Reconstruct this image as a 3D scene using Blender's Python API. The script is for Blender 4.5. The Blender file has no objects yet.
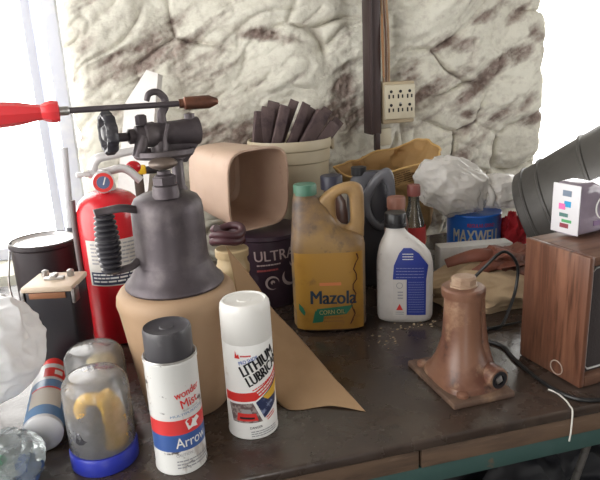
import bpy, bmesh, math, random
from mathutils import Vector, Matrix, noise
C = bpy.context.scene.collection
PI = math.pi
R = math.radians
T = 0.9                                   # height of the bench top
random.seed(4)

# ------------------------------------------------------------------ materials
def nodes(name):
    m = bpy.data.materials.new(name); m.use_nodes = True
    nt = m.node_tree; nt.nodes.clear()
    out = nt.nodes.new('ShaderNodeOutputMaterial')
    return m, nt, out
def rgb(c): return (c[0], c[1], c[2], 1.0)
def lin(h):
    h = h.lstrip('#'); v = [int(h[i:i+2], 16)/255 for i in (0, 2, 4)]
    return tuple(x/12.92 if x <= .04045 else ((x+.055)/1.055)**2.4 for x in v)
def noise_node(nt, scale, detail=6, rough=.6, stretch=None, dist=0.0):
    tc = nt.nodes.new('ShaderNodeTexCoord'); src = tc.outputs['Object']
    if stretch:
        mp = nt.nodes.new('ShaderNodeMapping'); mp.inputs['Scale'].default_value = stretch
        nt.links.new(src, mp.inputs[0]); src = mp.outputs[0]
    n = nt.nodes.new('ShaderNodeTexNoise')
    n.inputs['Scale'].default_value = scale; n.inputs['Detail'].default_value = detail
    n.inputs['Roughness'].default_value = rough; n.inputs['Distortion'].default_value = dist
    nt.links.new(src, n.inputs['Vector'])
    return n.outputs['Fac']
def ramp(nt, fac, a, b):
    r = nt.nodes.new('ShaderNodeMapRange'); r.clamp = True
    r.inputs['From Min'].default_value = a; r.inputs['From Max'].default_value = b
    nt.links.new(fac, r.inputs['Value']); return r.outputs['Result']
def mix(nt, fac, a, b):
    m = nt.nodes.new('ShaderNodeMix'); m.data_type = 'RGBA'
    if isinstance(fac, (int, float)): m.inputs[0].default_value = fac
    else: nt.links.new(fac, m.inputs[0])
    for s, v in ((m.inputs[6], a), (m.inputs[7], b)):
        if isinstance(v, tuple): s.default_value = rgb(v)
        else: nt.links.new(v, s)
    return m.outputs[2]
def mat(name, col, rough=.5, metal=0.0, layers=(), bump=0.0, bscale=60, bstretch=None, spec=.5,
        rvar=None, transmission=0.0, sss=None, coat=0.0):
    """layers: (colour, noise scale, from, to, stretch) mixed over the base one after another"""
    m, nt, out = nodes(name)
    p = nt.nodes.new('ShaderNodeBsdfPrincipled'); nt.links.new(p.outputs[0], out.inputs[0])
    cur = col
    for c2, sc, a, b, st in layers:
        cur = mix(nt, ramp(nt, noise_node(nt, sc, stretch=st), a, b), cur, c2)
    if isinstance(cur, tuple): p.inputs['Base Color'].default_value = rgb(cur)
    else: nt.links.new(cur, p.inputs['Base Color'])
    p.inputs['Roughness'].default_value = rough; p.inputs['Metallic'].default_value = metal
    p.inputs['Specular IOR Level'].default_value = spec
    p.inputs['Transmission Weight'].default_value = transmission
    p.inputs['Coat Weight'].default_value = coat
    if rvar:
        sc, r0, r1 = rvar
        mr = nt.nodes.new('ShaderNodeMapRange'); mr.clamp = True
        mr.inputs['From Min'].default_value = .35; mr.inputs['From Max'].default_value = .65
        mr.inputs['To Min'].default_value = r0; mr.inputs['To Max'].default_value = r1
        nt.links.new(noise_node(nt, sc), mr.inputs['Value']); nt.links.new(mr.outputs[0], p.inputs['Roughness'])
    if bump:
        b = nt.nodes.new('ShaderNodeBump'); b.inputs['Strength'].default_value = bump
        b.inputs['Distance'].default_value = .004
        nt.links.new(noise_node(nt, bscale, stretch=bstretch), b.inputs['Height'])
        nt.links.new(b.outputs[0], p.inputs['Normal'])
    return m
def clear_mat(name, tint, haze, haze_col, rough=.08, gloss=.12, translucent=.5):
    """thin clear or milky plastic: see-through, with some diffuse/translucent haze and a gloss"""
    m, nt, out = nodes(name)
    t = nt.nodes.new('ShaderNodeBsdfTransparent'); t.inputs[0].default_value = rgb(tint)
    d = nt.nodes.new('ShaderNodeBsdfDiffuse'); d.inputs[0].default_value = rgb(haze_col)
    tl = nt.nodes.new('ShaderNodeBsdfTranslucent'); tl.inputs[0].default_value = rgb(haze_col)
    dm = nt.nodes.new('ShaderNodeMixShader'); dm.inputs[0].default_value = translucent
    nt.links.new(d.outputs[0], dm.inputs[1]); nt.links.new(tl.outputs[0], dm.inputs[2])
    a = nt.nodes.new('ShaderNodeMixShader'); nt.links.new(t.outputs[0], a.inputs[1]); nt.links.new(dm.outputs[0], a.inputs[2])
    f = noise_node(nt, 40)
    mr = nt.nodes.new('ShaderNodeMapRange'); mr.inputs['From Min'].default_value = .3; mr.inputs['From Max'].default_value = .7
    mr.inputs['To Min'].default_value = max(0, haze-.05); mr.inputs['To Max'].default_value = min(1, haze+.05)
    nt.links.new(f, mr.inputs['Value']); nt.links.new(mr.outputs[0], a.inputs[0])
    g = nt.nodes.new('ShaderNodeBsdfGlossy'); g.inputs['Roughness'].default_value = rough
    fr = nt.nodes.new('ShaderNodeFresnel'); fr.inputs[0].default_value = 1.0 + gloss*3
    b = nt.nodes.new('ShaderNodeMixShader'); nt.links.new(fr.outputs[0], b.inputs[0])
    nt.links.new(a.outputs[0], b.inputs[1]); nt.links.new(g.outputs[0], b.inputs[2])
    nt.links.new(b.outputs[0], out.inputs[0])
    return m

# ------------------------------------------------------------------ mesh helpers
class B:
    def __init__(s): s.bm = bmesh.new()
    def box(s, c, size, bevel=0.0, seg=2, m=None):
        r = bmesh.ops.create_cube(s.bm, size=1.0)
        vs = r['verts']
        for v in vs: v.co = Vector((v.co.x*size[0], v.co.y*size[1], v.co.z*size[2]))
        if bevel:
            es = list({e for v in vs for e in v.link_edges})
            rr = bmesh.ops.bevel(s.bm, geom=es, offset=bevel, segments=seg, affect='EDGES', profile=.5)
            vs = list({v for f in rr['faces'] for v in f.verts} | {v for v in vs if v.is_valid})
        M = (m or Matrix()); c = Vector(c)
        for v in vs: v.co = M @ (v.co + c) if m is None else (M @ v.co) + c
        return s
    def lathe(s, prof, seg=48, c=(0, 0, 0), m=None, lobes=0, lamp=0.0):
        M = m or Matrix(); c = Vector(c); rings = []
        for r, z in prof:
            if r < 1e-6:
                rings.append([s.bm.verts.new((M @ Vector((0, 0, z))) + c)])
            else:
                ring = []
                for k in range(seg):
                    a = 2*PI*k/seg; rr = r*(1+lamp*math.cos(lobes*a)) if lobes else r
                    ring.append(s.bm.verts.new((M @ Vector((rr*math.cos(a), rr*math.sin(a), z))) + c))
                rings.append(ring)
        for a, b in zip(rings, rings[1:]):
            if len(a) == 1 and len(b) == 1: continue
            for k in range(seg):
                k2 = (k+1) % seg
                if len(a) == 1: s.bm.faces.new((a[0], b[k2], b[k]))
                elif len(b) == 1: s.bm.faces.new((a[k], a[k2], b[0]))
                else: s.bm.faces.new((a[k], a[k2], b[k2], b[k]))
        return s
    def loft(s, secs, close=True, cap=True):
        rings = [[s.bm.verts.new(p) for p in sec] for sec in secs]
        n = len(rings[0])
        for a, b in zip(rings, rings[1:]):
            for k in range(n if close else n-1):
                k2 = (k+1) % n
                s.bm.faces.new((a[k], a[k2], b[k2], b[k]))
        if cap and close:
            s.bm.faces.new(list(reversed(rings[0]))); s.bm.faces.new(rings[-1])
        return s
    def tube(s, pts, r, seg=10, closed=False, flat=1.0, smooth=True):
        P = [Vector(p) for p in pts]
        if smooth and len(P) > 2: P = spline(P, closed)
        n = len(P)
        rad = r if callable(r) else (lambda t: r)
        secs = []; prev = None
        for i in range(n):
            d = (P[(i+1) % n]-P[i-1]) if (closed or 0 < i < n-1) else (P[1]-P[0] if i == 0 else P[-1]-P[-2])
            d.normalize()
            if prev is None:
                u = d.orthogonal().normalized()
            else:
                u = prev - d*prev.dot(d)
                u = u.normalized() if u.length > 1e-6 else d.orthogonal().normalized()
            prev = u; v = d.cross(u); q = rad(i/(n-1))
            secs.append([P[i] + u*q*math.cos(2*PI*k/seg) + v*q*flat*math.sin(2*PI*k/seg) for k in range(seg)])
        if closed:
            secs.append(secs[0]); s.loft(secs, cap=False); bmesh.ops.remove_doubles(s.bm, verts=s.bm.verts, dist=1e-6)
        else: s.loft(secs)
        return s
    def grid(s, fn, nu, nv):
        V = [[s.bm.verts.new(fn(i/nu, j/nv)) for i in range(nu+1)] for j in range(nv+1)]
        for j in range(nv):
            for i in range(nu):
                s.bm.faces.new((V[j][i], V[j][i+1], V[j+1][i+1], V[j+1][i]))
        return s
    def blob(s, c, size, sub=4, disp=None, m=None, floor=None):
        r = bmesh.ops.create_icosphere(s.bm, subdivisions=sub, radius=1.0)
        M = m or Matrix()
        for v in r['verts']:
            n = v.co.copy(); k = 1 + (disp(n) if disp else 0)
            v.co = M @ Vector((n.x*size[0]*k, n.y*size[1]*k, n.z*size[2]*k)) + Vector(c)
            if floor is not None and v.co.z < floor: v.co.z = floor
        return s
    def prism(s, outline, y0, y1, m=None, c=(0, 0, 0)):
        """outline in x,z extruded along y"""
        M = m or Matrix(); c = Vector(c)
        a = [s.bm.verts.new(M @ Vector((x, y0, z)) + c) for x, z in outline]
        b = [s.bm.verts.new(M @ Vector((x, y1, z)) + c) for x, z in outline]
        n = len(a)
        for k in range(n): s.bm.faces.new((a[k], a[(k+1) % n], b[(k+1) % n], b[k]))
        s.bm.faces.new(list(reversed(a))); s.bm.faces.new(b)
        return s
    def build(s, name, m, parent=None, thick=0.0, ang=38, sub=0, loc=None, fix=True):
        if fix: bmesh.ops.recalc_face_normals(s.bm, faces=s.bm.faces)
        s.bm.normal_update()
        for f in s.bm.faces: f.smooth = True
        for e in s.bm.edges:
            if len(e.link_faces) == 2 and e.calc_face_angle(0) > R(ang): e.smooth = False
        me = bpy.data.meshes.new(name); s.bm.to_mesh(me); s.bm.free()
        me.materials.append(m)
        o = bpy.data.objects.new(name, me); C.objects.link(o)
        if parent: o.parent = parent
        if loc: o.location = loc
        if thick:
            md = o.modifiers.new('thickness', 'SOLIDIFY'); md.thickness = thick; md.offset = 0
        if sub:
            md = o.modifiers.new('rounding', 'SUBSURF'); md.levels = sub; md.render_levels = sub
        return o
def spline(P, closed=False, k=8):
    out = []; n = len(P)
    for i in range(n if closed else n-1):
        p0 = P[i-1] if (closed or i > 0) else P[0]*2-P[1]
        p1 = P[i]; p2 = P[(i+1) % n]
        p3 = P[(i+2) % n] if (closed or i+2 < n) else P[-1]*2-P[-2]
        for j in range(k):
            t = j/k
            out.append(.5*((2*p1)+(p2-p0)*t+(2*p0-5*p1+4*p2-p3)*t*t+(3*p1-p0-3*p2+p3)*t**3))
    if not closed: out.append(P[-1])
    return out
def ringhandle(outer, inner, th, y=0.0, n=3.0, seg=18):
    """closed loop handle between two outlines given in x,z"""
    O = spline([Vector((x, 0, z)) for x, z in outer], True, 6); I = spline([Vector((x, 0, z)) for x, z in inner], True, 6)
    b = B(); secs = []
    for o_, i_ in zip(O, I):
        c = (o_+i_)/2; d = (o_-i_)/2
        secs.append([c + d*q.x + Vector((0, y+q.y*th, 0)) for q in superell(1, 1, n, 0, seg=seg)])
    secs.append(secs[0]); b.loft(secs, cap=False); bmesh.ops.remove_doubles(b.bm, verts=b.bm.verts, dist=1e-6)
    return b
def rot(axis, deg): return Matrix.Rotation(R(deg), 3, axis)
def superell(a, b, n, z, cx=0, cy=0, seg=48):
    pts = []
    for k in range(seg):
        t = 2*PI*k/seg; c, s_ = math.cos(t), math.sin(t)
        pts.append(Vector((cx + a*math.copysign(abs(c)**(2/n), c), cy + b*math.copysign(abs(s_)**(2/n), s_), z)))
    return pts
def tag(o, label, cat, group=None, kind=None):
    o['label'] = label; o['category'] = cat
    if group: o['group'] = group
    if kind: o['kind'] = kind
    return o
def thing(name, label, cat, loc, rz=0, group=None, rot3=None):
    o = bpy.data.objects.new(name, None); C.objects.link(o)
    o.empty_display_size = .03; o.location = loc
    o.rotation_euler = rot3 if rot3 else (0, 0, R(rz))
    return tag(o, label, cat, group)
def struct(o): o['kind'] = 'structure'; return o
def ridged(p, s): return 1-abs(noise.noise(p*s))*2

# flat marks carried onto a surface through a map fn(u, v) -> Vector
def cyl(r, off=.0003):
    return lambda u, v: Vector(((r+off)*math.sin(u/r), -(r+off)*math.cos(u/r), v))
def quad(fn, p, nu=10, nv=4, b=None):
    b = b or B()
    def g(s, t):
        x0 = p[0][0]*(1-s)+p[1][0]*s; y0 = p[0][1]*(1-s)+p[1][1]*s
        x1 = p[3][0]*(1-s)+p[2][0]*s; y1 = p[3][1]*(1-s)+p[2][1]*s
        return fn(x0*(1-t)+x1*t, y0*(1-t)+y1*t)
    return b.grid(g, nu, nv)
def rect(fn, u0, v0, u1, v1, nu=12, nv=4, b=None): return quad(fn, [(u0, v0), (u1, v0), (u1, v1), (u0, v1)], nu, nv, b)
def poly(fn, pts, b=None):
    b = b or B()
    vs = [b.bm.verts.new((x, y, 0)) for x, y in pts]
    f = b.bm.faces.new(vs); r = bmesh.ops.triangulate(b.bm, faces=[f])
    for v in vs: v.co = fn(v.co.x, v.co.y)
    return b
def words(text, fn, u, v, w, h, m, parent, ang=0.0, bold=0.0, name='lettering', shear=0.0, sub=0):
    cu = bpy.data.curves.new('t', 'FONT'); cu.body = text; cu.size = 1.0; cu.resolution_u = 4; cu.shear = shear
    tmp = bpy.data.objects.new('t', cu); C.objects.link(tmp)
    dg = bpy.context.evaluated_depsgraph_get(); dg.update()
    me = bpy.data.meshes.new_from_object(tmp.evaluated_get(dg))
    bpy.data.objects.remove(tmp); bpy.data.curves.remove(cu)
    if bold:                                  # heavier strokes: the outline laid down three times
        bm = bmesh.new()
        for k in (-1, 0, 1):
            n0 = len(bm.verts); bm.from_mesh(me); bm.verts.ensure_lookup_table()
            for q in bm.verts[n0:]: q.co.x += k*bold
        bm.to_mesh(me); bm.free()
    xs = [q.co.x for q in me.vertices]; ys = [q.co.y for q in me.vertices]
    x0, x1, y1 = min(xs), max(xs), max(ys); y0 = min(0, min(ys)) if text.isupper() is False else min(ys)
    ca, sa = math.cos(R(ang)), math.sin(R(ang))
    if sub:
        bm = bmesh.new(); bm.from_mesh(me); bmesh.ops.subdivide_edges(bm, edges=bm.edges, cuts=sub); bm.to_mesh(me); bm.free()
    for q in me.vertices:
        a = (q.co.x-x0)/(x1-x0)*w; c = (q.co.y-min(ys))/(y1-min(ys))*h
        q.co = fn(u + a*ca - c*sa, v + a*sa + c*ca)
    me.materials.clear(); me.materials.append(m); me.name = name
    o = bpy.data.objects.new(name, me); C.objects.link(o); o.parent = parent
    return o
def microtext(fn, u, v, w, rows, pitch, m, parent, ang=0.0, hgt=None, name='fine_print'):
    """rows of unreadably small print: broken short strokes"""
    b = B(); ca, sa = math.cos(R(ang)), math.sin(R(ang)); h = hgt or pitch*.5
    for i in range(rows):
        x = 0; y = -i*pitch
        while x < w:
            l = min(random.uniform(.05, .16)*w, w-x)
            if l > .01*w:
                P = [(x, y), (x+l*.85, y), (x+l*.85, y+h), (x, y+h)]
                quad(fn, [(u+a*ca-c*sa, v+a*sa+c*ca) for a, c in P], 3, 1, b)
            x += l
    return b.build(name, m, parent, fix=False)

# ------------------------------------------------------------------ palette
M_ = {}
M_['white'] = mat('white_enamel', (.82, .82, .80), .28, layers=[((.60, .56, .50), 30, .62, .8, None)])
M_['black'] = mat('black_plastic', (.012, .012, .014), .35)
M_['blackcap'] = mat('dull_black_cap', (.045, .042, .048), .42, layers=[((.16, .15, .15), 25, .55, .8, None)])
M_['ink'] = mat('black_ink', (.012, .012, .015), .4)
M_['redink'] = mat('red_ink', (.68, .035, .03), .35)
M_['blueink'] = mat('blue_ink', (.04, .12, .45), .35)
M_['whiteink'] = mat('white_ink', (.8, .8, .78), .4)
M_['greyink'] = mat('grey_print', (.30, .30, .32), .5)
M_['steel'] = mat('worn_steel', (.45, .44, .43), .35, metal=.9, layers=[((.18, .15, .13), 40, .5, .7, None)])
M_['gun'] = mat('tarnished_gunmetal', (.085, .070, .078), .45, metal=.5, layers=[((.16, .138, .14), 18, .45, .7, None), ((.07, .058, .068), 7, .5, .7, None)], bump=.15, bscale=50, rvar=(14, .36, .6))
M_['kraft'] = mat('kraft_paper', (.40, .255, .14), .8, layers=[((.33, .20, .105), 9, .45, .7, None)], bump=.05, bscale=30)

# ------------------------------------------------------------------ camera
f_px, pitch, yaw, roll = 600.0, R(15.8), R(14.0), R(2.8)
fw = Vector((math.sin(yaw)*math.cos(pitch), math.cos(yaw)*math.cos(pitch), -math.sin(pitch)))
rt = Vector((math.cos(yaw), -math.sin(yaw), 0)); up = rt.cross(fw)
rt2 = rt*math.cos(roll) - up*math.sin(roll); up2 = up*math.cos(roll) + rt*math.sin(roll)
cam = bpy.data.cameras.new('camera'); co = bpy.data.objects.new('camera', cam); C.objects.link(co)
Mx = Matrix((rt2, up2, -fw)).transposed().to_4x4(); Mx.translation = Vector((0, 0, 1.38)); co.matrix_world = Mx
cam.sensor_width = 36; cam.sensor_fit = 'HORIZONTAL'; cam.lens = 36*f_px/600; cam.clip_start = .02
bpy.context.scene.camera = co

# ------------------------------------------------------------------ the setting
YW = 1.62                                   # face of the stone wall
PX0, PX1 = -.165, 1.205                      # the pier between the two windows
patches = [  # x, z, half length, half width, angle, strength : places where the whitewash has worn off
 (.02, 1.43, .20, .07, 20, .75), (.20, 1.40, .12, .05, 10, .55), (.345, 1.469, .085, .022, -10, .9), (.34, 1.36, .22, .05, 8, .30),
 (.50, 1.25, .17, .05, 8, 1.0), (.56, 1.33, .06, .07, 0, .75), (.885, 1.43, .075, .035, 0, 1.0), (.80, 1.29, .10, .05, 5, .85), (.74, 1.335, .05, .06, 0, .6),
 (.98, 1.335, .15, .032, 38, .95), (1.13, 1.26, .06, .03, 45, .8), (1.10, 1.40, .07, .04, 35, .7), (.93, 1.23, .03, .02, 0, .9),
 (-.06, 1.40, .07, .05, 0, .5), (.22, 1.20, .18, .10, 0, .75), (.05, 1.22, .12, .10, 0, .5), (.30, 1.54, .3, .04, 25, .25), (.56, 1.50, .04, .10, 0, .4),
 (.70, 1.22, .2, .05, 10, .45), (1.02, 1.20, .12, .03, 30, .7), (.98, 1.50, .10, .03, 10, .5), (.44, 1.10, .3, .08, 0, .6)]
cells = []
rs = random.Random(11)
for j in range(-1, 10):
    for i in range(-2, 9):
        cells.append((PX0-.1+(i+(j % 2)*.5+rs.uniform(-.28, .28))*.25, .72+(j+rs.uniform(-.25, .25))*.145, rs.uniform(-1, 1), rs.uniform(-1, 1)))
def wall_h(x, z):
    p = Vector((x, 0, z))
    w = noise.noise_vector(p*3.2)*.07 + noise.noise_vector(p*9)*.022
    qx, qz = x+w.x, z+w.z - .22*(x-.5)
    d = sorted(((qx-c[0])**2/2.2+(qz-c[1])**2*1.2, k) for k, c in enumerate(cells))
    d1, d2 = math.sqrt(d[0][0]), math.sqrt(d[1][0])
    e = d2-d1; c = cells[d[0][1]]
    open_ = min(1, max(0, noise.noise(Vector((x*4+7, 3, z*5)))*1.8+.22))
    groove = math.exp(-(e/.010)**2)*open_
    swell = (1-math.exp(-e/.07))
    h = .016*swell*(.7+.3*c[2]) + .010*c[3]*swell + (x-c[0])*.05*c[2]*swell - .020*groove
    h += .024*noise.fractal(p*4+Vector((3, 0, 0)), 1.0, 2.0, 3)
    ca, sa = .90, .43                                  # the courses run up towards the right
    u, v = x*ca+z*sa + w.x*1.5, -x*sa+z*ca + w.z*1.5
    for su, sv, dep, pw, of in ((2.6, 8.0, .016, 14, 0), (6.0, 17.0, .009, 12, 7), (12, 30, .005, 8, 13)):
        q = noise.noise(Vector((u*su+of, of, v*sv)))
        mk = max(0, min(1, noise.noise(Vector((x*5+of, 4, z*7)))*2+.45))
        line = (1-abs(q)*1.0)**pw * mk
        h -= dep*line; h += dep*.9*q
        groove = max(groove, line*.55 if su < 10 else 0)
    return h, groove
def wear_at(x, z):
    n = noise.fractal(Vector((x*11-z*5, 5, z*24-x*10)), .8, 2.1, 5)
    n2 = noise.fractal(Vector((x*5, 9, z*8)), 1.0, 2.0, 3)
    s = max(0, n2*.75+.03)
    for px, pz, a, b_, an, st in patches:
        ca, sa = math.cos(R(an)), math.sin(R(an)); dx, dz = x-px, z-pz
        u, v = (dx*ca+dz*sa)/a, (-dx*sa+dz*ca)/b_
        s = max(s, st*math.exp(-(u*u+v*v)*.9))
    return min(1, max(0, (s+n*.44-.36)*2.2))
b = B()
NX, NZ = 400, 330; Z0, Z1 = .80, 2.05
wl = b.bm.verts.layers.float.new('wear')
V = []
for j in range(NZ+1):
    row = []
    for i in range(NX+1):
        x = PX0+(PX1-PX0)*i/NX; z = Z0+(Z1-Z0)*j/NZ
        h, g = wall_h(x, z); wr = wear_at(x, z); pp = Vector((x, 0, z))
        h += (.0018+.0055*wr)*noise.fractal(pp*48, .7, 2.1, 4) + .0035*noise.noise(pp*26) - .006*wr
        ed = min((x-PX0), (PX1-x)); rnd = .05*max(0, 1-ed/.05)**2
        edge = .018*noise.fractal(Vector((0 if i < NX/2 else 5, 0, z*9)), 1, 2, 3)*max(0, 1-ed/.06)
        v = b.bm.verts.new((x+edge, YW-h+rnd, z)); v[wl] = min(1, wr+g*.35); row.append(v)
    V.append(row)
for j in range(NZ):
    for i in range(NX): b.bm.faces.new((V[j][i], V[j][i+1], V[j+1][i+1], V[j+1][i]))
for i in (0, NX):                            # the two reveals
    bk = [b.bm.verts.new((V[j][i].co.x, YW+.36, V[j][i].co.z)) for j in range(NZ+1)]
    for j in range(NZ):
        q = (V[j][i], V[j+1][i], bk[j+1], bk[j]); b.bm.faces.new(q if i == 0 else tuple(reversed(q)))
SILL, HEAD = .90, 2.05
WL, WR = -.80, 2.4
def wallbox(x0, x1, y0, y1, z0, z1): b.box(((x0+x1)/2, (y0+y1)/2, (z0+z1)/2), (x1-x0, y1-y0, z1-z0))
wallbox(WL, PX0+.02, YW+.01, YW+.36, 0, SILL); wallbox(PX1-.02, WR, YW+.01, YW+.36, 0, SILL)
wallbox(PX0, PX1, YW+.06, YW+.36, 0, .85); wallbox(WL, WR, YW+.02, YW+.36, 2.05, 2.6)
wallbox(WL, -.75, YW+.01, YW+.36, SILL, HEAD); wallbox(2.25, WR, YW+.01, YW+.36, SILL, HEAD)
m, nt, out = nodes('whitewashed_rubble_stone')
p = nt.nodes.new('ShaderNodeBsdfPrincipled'); nt.links.new(p.outputs[0], out.inputs[0]); p.inputs['Roughness'].default_value = .92
p.inputs['Specular IOR Level'].default_value = .15
at = nt.nodes.new('ShaderNodeAttribute'); at.attribute_name = 'wear'
ad = nt.nodes.new('ShaderNodeMath'); ad.operation = 'ADD'
nn = ramp(nt, noise_node(nt, 55, 8, .7), .35, .7)
mu = nt.nodes.new('ShaderNodeMath'); mu.operation = 'MULTIPLY_ADD'; mu.inputs[1].default_value = .40; mu.inputs[2].default_value = -.20
nt.links.new(nn, mu.inputs[0]); nt.links.new(at.outputs['Fac'], ad.inputs[0]); nt.links.new(mu.outputs[0], ad.inputs[1])
ad.use_clamp = True
lime = mix(nt, ramp(nt, noise_node(nt, 6), .35, .7), (.78, .765, .67), (.67, .65, .565))
lime = mix(nt, ramp(nt, noise_node(nt, 38, 7, .7), .52, .78), lime, (.56, .52, .46))
stone = mix(nt, ramp(nt, noise_node(nt, 20), .4, .65), (.19, .14, .12), (.34, .27, .24))
nt.links.new(mix(nt, ad.outputs[0], lime, stone), p.inputs['Base Color'])
bp = nt.nodes.new('ShaderNodeBump'); bp.inputs['Strength'].default_value = .45; bp.inputs['Distance'].default_value = .006
nt.links.new(noise_node(nt, 90, 8, .65, stretch=(1, 1, 1.6)), bp.inputs['Height']); nt.links.new(bp.outputs[0], p.inputs['Normal'])
M_['stone'] = m
struct(b.build('wall_back', m, ang=60))

M_['plaster'] = mat('old_limewash', (.36, .34, .31), .9, layers=[((.26, .235, .21), 5, .45, .7, None)], bump=.3, bscale=30)
M_['concrete'] = mat('dark_dusty_concrete', (.12, .11, .10), .9, layers=[((.07, .065, .06), 6, .4, .7, None)], bump=.2)
struct(B().box((.65, -.2, -.05), (4.2, 4.2, .1)).build('floor', M_['concrete']))
struct(B().box((.65, -.2, 2.65), (4.2, 4.4, .1)).build('ceiling', M_['plaster']))
def side_wall(name, x, openings, y0=-2.2, y1=1.98):
    """wall across x with openings (y0, y1, z0, z1)"""
    bb = B(); ys = y0
    for a, c, z0, z1 in openings:
        bb.box((x, (ys+a)/2, 1.3), (.2, a-ys, 2.6)); bb.box((x, (a+c)/2, z0/2), (.2, c-a, z0)) if z0 > 0 else None
        bb.box((x, (a+c)/2, (z1+2.6)/2), (.2, c-a, 2.6-z1)); ys = c
    bb.box((x, (ys+y1)/2, 1.3), (.2, y1-ys, 2.6))
    return struct(bb.build(name, M_['plaster']))
side_wall('wall_left', WL-.1, [(-.7, 1.45, .92, 2.2)])
side_wall('wall_right', WR+.1, [(-.6, .9, .95, 2.1)])
bb = B(); YB = -2.2
bb.box((-.6, YB, 1.3), (.6, .2, 2.6)); bb.box((1.35, YB, 1.3), (2.7, .2, 2.6)); bb.box((-.15, YB, 2.4), (.3, .2, .4))
struct(bb.build('wall_front', M_['plaster']))

M_['frame'] = mat('grey_blue_window_paint', (.62, .64, .74), .6, layers=[((.72, .73, .78), 12, .5, .7, None)])
m, nt, out = nodes('window_glass')
t = nt.nodes.new('ShaderNodeBsdfTransparent'); g = nt.nodes.new('ShaderNodeBsdfGlossy'); g.inputs[1].default_value = .02
mx = nt.nodes.new('ShaderNodeMixShader'); mx.inputs[0].default_value = .06
nt.links.new(t.outputs[0], mx.inputs[1]); nt.links.new(g.outputs[0], mx.inputs[2]); nt.links.new(mx.outputs[0], out.inputs[0])
M_['glass'] = m
def window(n, axis, a0, a1, pos, z0, z1, bars):
    """a framed window lying across x (axis 'x') or y"""
    o = bpy.data.objects.new('window_%d' % n, None); C.objects.link(o); struct(o); o.location = (0, 0, 0)
    bb = B(); w = .035
    def bx(a, c, u, v, d=.07):
        if axis == 'x': bb.box(((a+c)/2, pos, (u+v)/2), (c-a, d, v-u), .004)
        else: bb.box((pos, (a+c)/2, (u+v)/2), (d, c-a, v-u), .004)
    bx(a0, a0+w, z0, z1); bx(a1-w, a1, z0, z1); bx(a0, a1, z0, z0+w); bx(a0, a1, z1-w, z1)
    for q in bars: bx(q-.012, q+.012, z0, z1, .035)
    zm = (z0+z1)/2
    if axis == 'y': bx(a0, a1, zm-.012, zm+.012, .034)
    bb.build('window_frame', M_['frame'], o)
    pb = B()
    if axis == 'x': pb.box(((a0+a1)/2, pos+.005, zm), (a1-a0-.02, .004, z1-z0-.02))
    else: pb.box((pos+.005, (a0+a1)/2, zm), (.004, a1-a0-.02, z1-z0-.02))
    pb.build('pane', M_['glass'], o)
    L = bpy.data.lights.new('daylight_portal', 'AREA'); L.shape = 'RECTANGLE'
    L.size = a1-a0; L.size_y = z1-z0; L.cycles.is_portal = True
    lo = bpy.data.objects.new('daylight_portal', L); C.objects.link(lo)
    if axis == 'x': lo.location = ((a0+a1)/2, pos+.2, zm); lo.rotation_euler = (R(-90), 0, 0)
    else: lo.location = (pos-.12, (a0+a1)/2, zm); lo.rotation_euler = (0, R(-90 if pos < 0 else 90), 0); lo.location.x = pos-.12 if pos < 0 else pos+.12; L.size, L.size_y = z1-z0, a1-a0
    return o
window(1, 'x', -.75, -.185, YW+.20, SILL, HEAD, [-.262])
window(2, 'x', 1.16, 2.25, YW+.30, SILL, HEAD, [])
window(3, 'y', -.7, 1.45, WL-.08, .92, 2.2, [.0, .7])
L = bpy.data.lights.new('added_fill_portal', 'AREA'); L.shape = 'RECTANGLE'; L.size = .3; L.size_y = 2.2; L.cycles.is_portal = True  # unseen opening added behind the camera to give daylight fill
lo = bpy.data.objects.new('added_fill_portal', L); C.objects.link(lo); lo.location = (-.15, YB-.15, 1.1); lo.rotation_euler = (R(90), 0, 0)

window(4, 'y', -.6, .9, WR+.08, .95, 2.1, [.15])  # unseen window added to brighten the stone wall and right-hand sides
# ------------------------------------------------------------------ workbench
M_['top'] = mat('oily_dark_bench_top', (.042, .028, .022), .30, layers=[((.070, .050, .039), 5, .45, .7, None), ((.026, .019, .017), 12, .52, .7, None), ((.12, .10, .085), 34, .66, .8, None)],
                bump=.25, bscale=22, rvar=(9, .12, .40), spec=.8)
M_['apron'] = mat('worn_brown_board', (.13, .08, .05), .7, layers=[((.065, .04, .028), 9, .45, .65, (1, 1, 5)), ((.20, .135, .09), 40, .6, .75, (.3, 1, 4))], bump=.25, bscale=40, bstretch=(.3, 1, 3))
M_['teal'] = mat('chipped_teal_paint', (.036, .085, .077), .6, layers=[((.05, .10, .095), 14, .5, .65, None), ((.14, .09, .06), 30, .64, .72, None)])
M_['darkwood'] = mat('dark_old_wood', (.06, .042, .032), .75, layers=[((.10, .075, .06), 8, .5, .7, (1, 1, 4))])
X0, X1, YF, YBK = -.66, 2.25, .634, 1.545
o = thing('workbench', 'long dark oily workbench with worn front board and teal rail', 'workbench', (.6, 1.1, 0))
ox, oy = -.6, -1.1
tb = B()
tb.box(((X0+X1)/2+ox, (YF+YBK)/2+oy, T-.008), (X1-X0, YBK-YF, .016), .004, 3)
tb.build('top', M_['top'], o)
ab = B(); 
ab.box(((X0+.31)/2+ox, YF+.018+oy, T-.0315), (.31-X0-.0015, .028, .029), .002)
ab.box(((.312+X1)/2+ox, YF+.018+oy, T-.0315), (X1-.312-.0015, .028, .029), .002)
ab.build('front_board', M_['apron'], o)
B().box(((X0+X1)/2+ox, YF+.022+oy, T-.061), (X1-X0, .03, .029), .003).build('rail', M_['teal'], o)
for lx in (X0+.06, .26, X1-.06):
    for ly in (YF+.10, YBK-.06):
        B().box((lx+ox, ly+oy, (T-.07)/2), (.07, .07, T-.075), .004).build('leg', M_['darkwood'], o)
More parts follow.
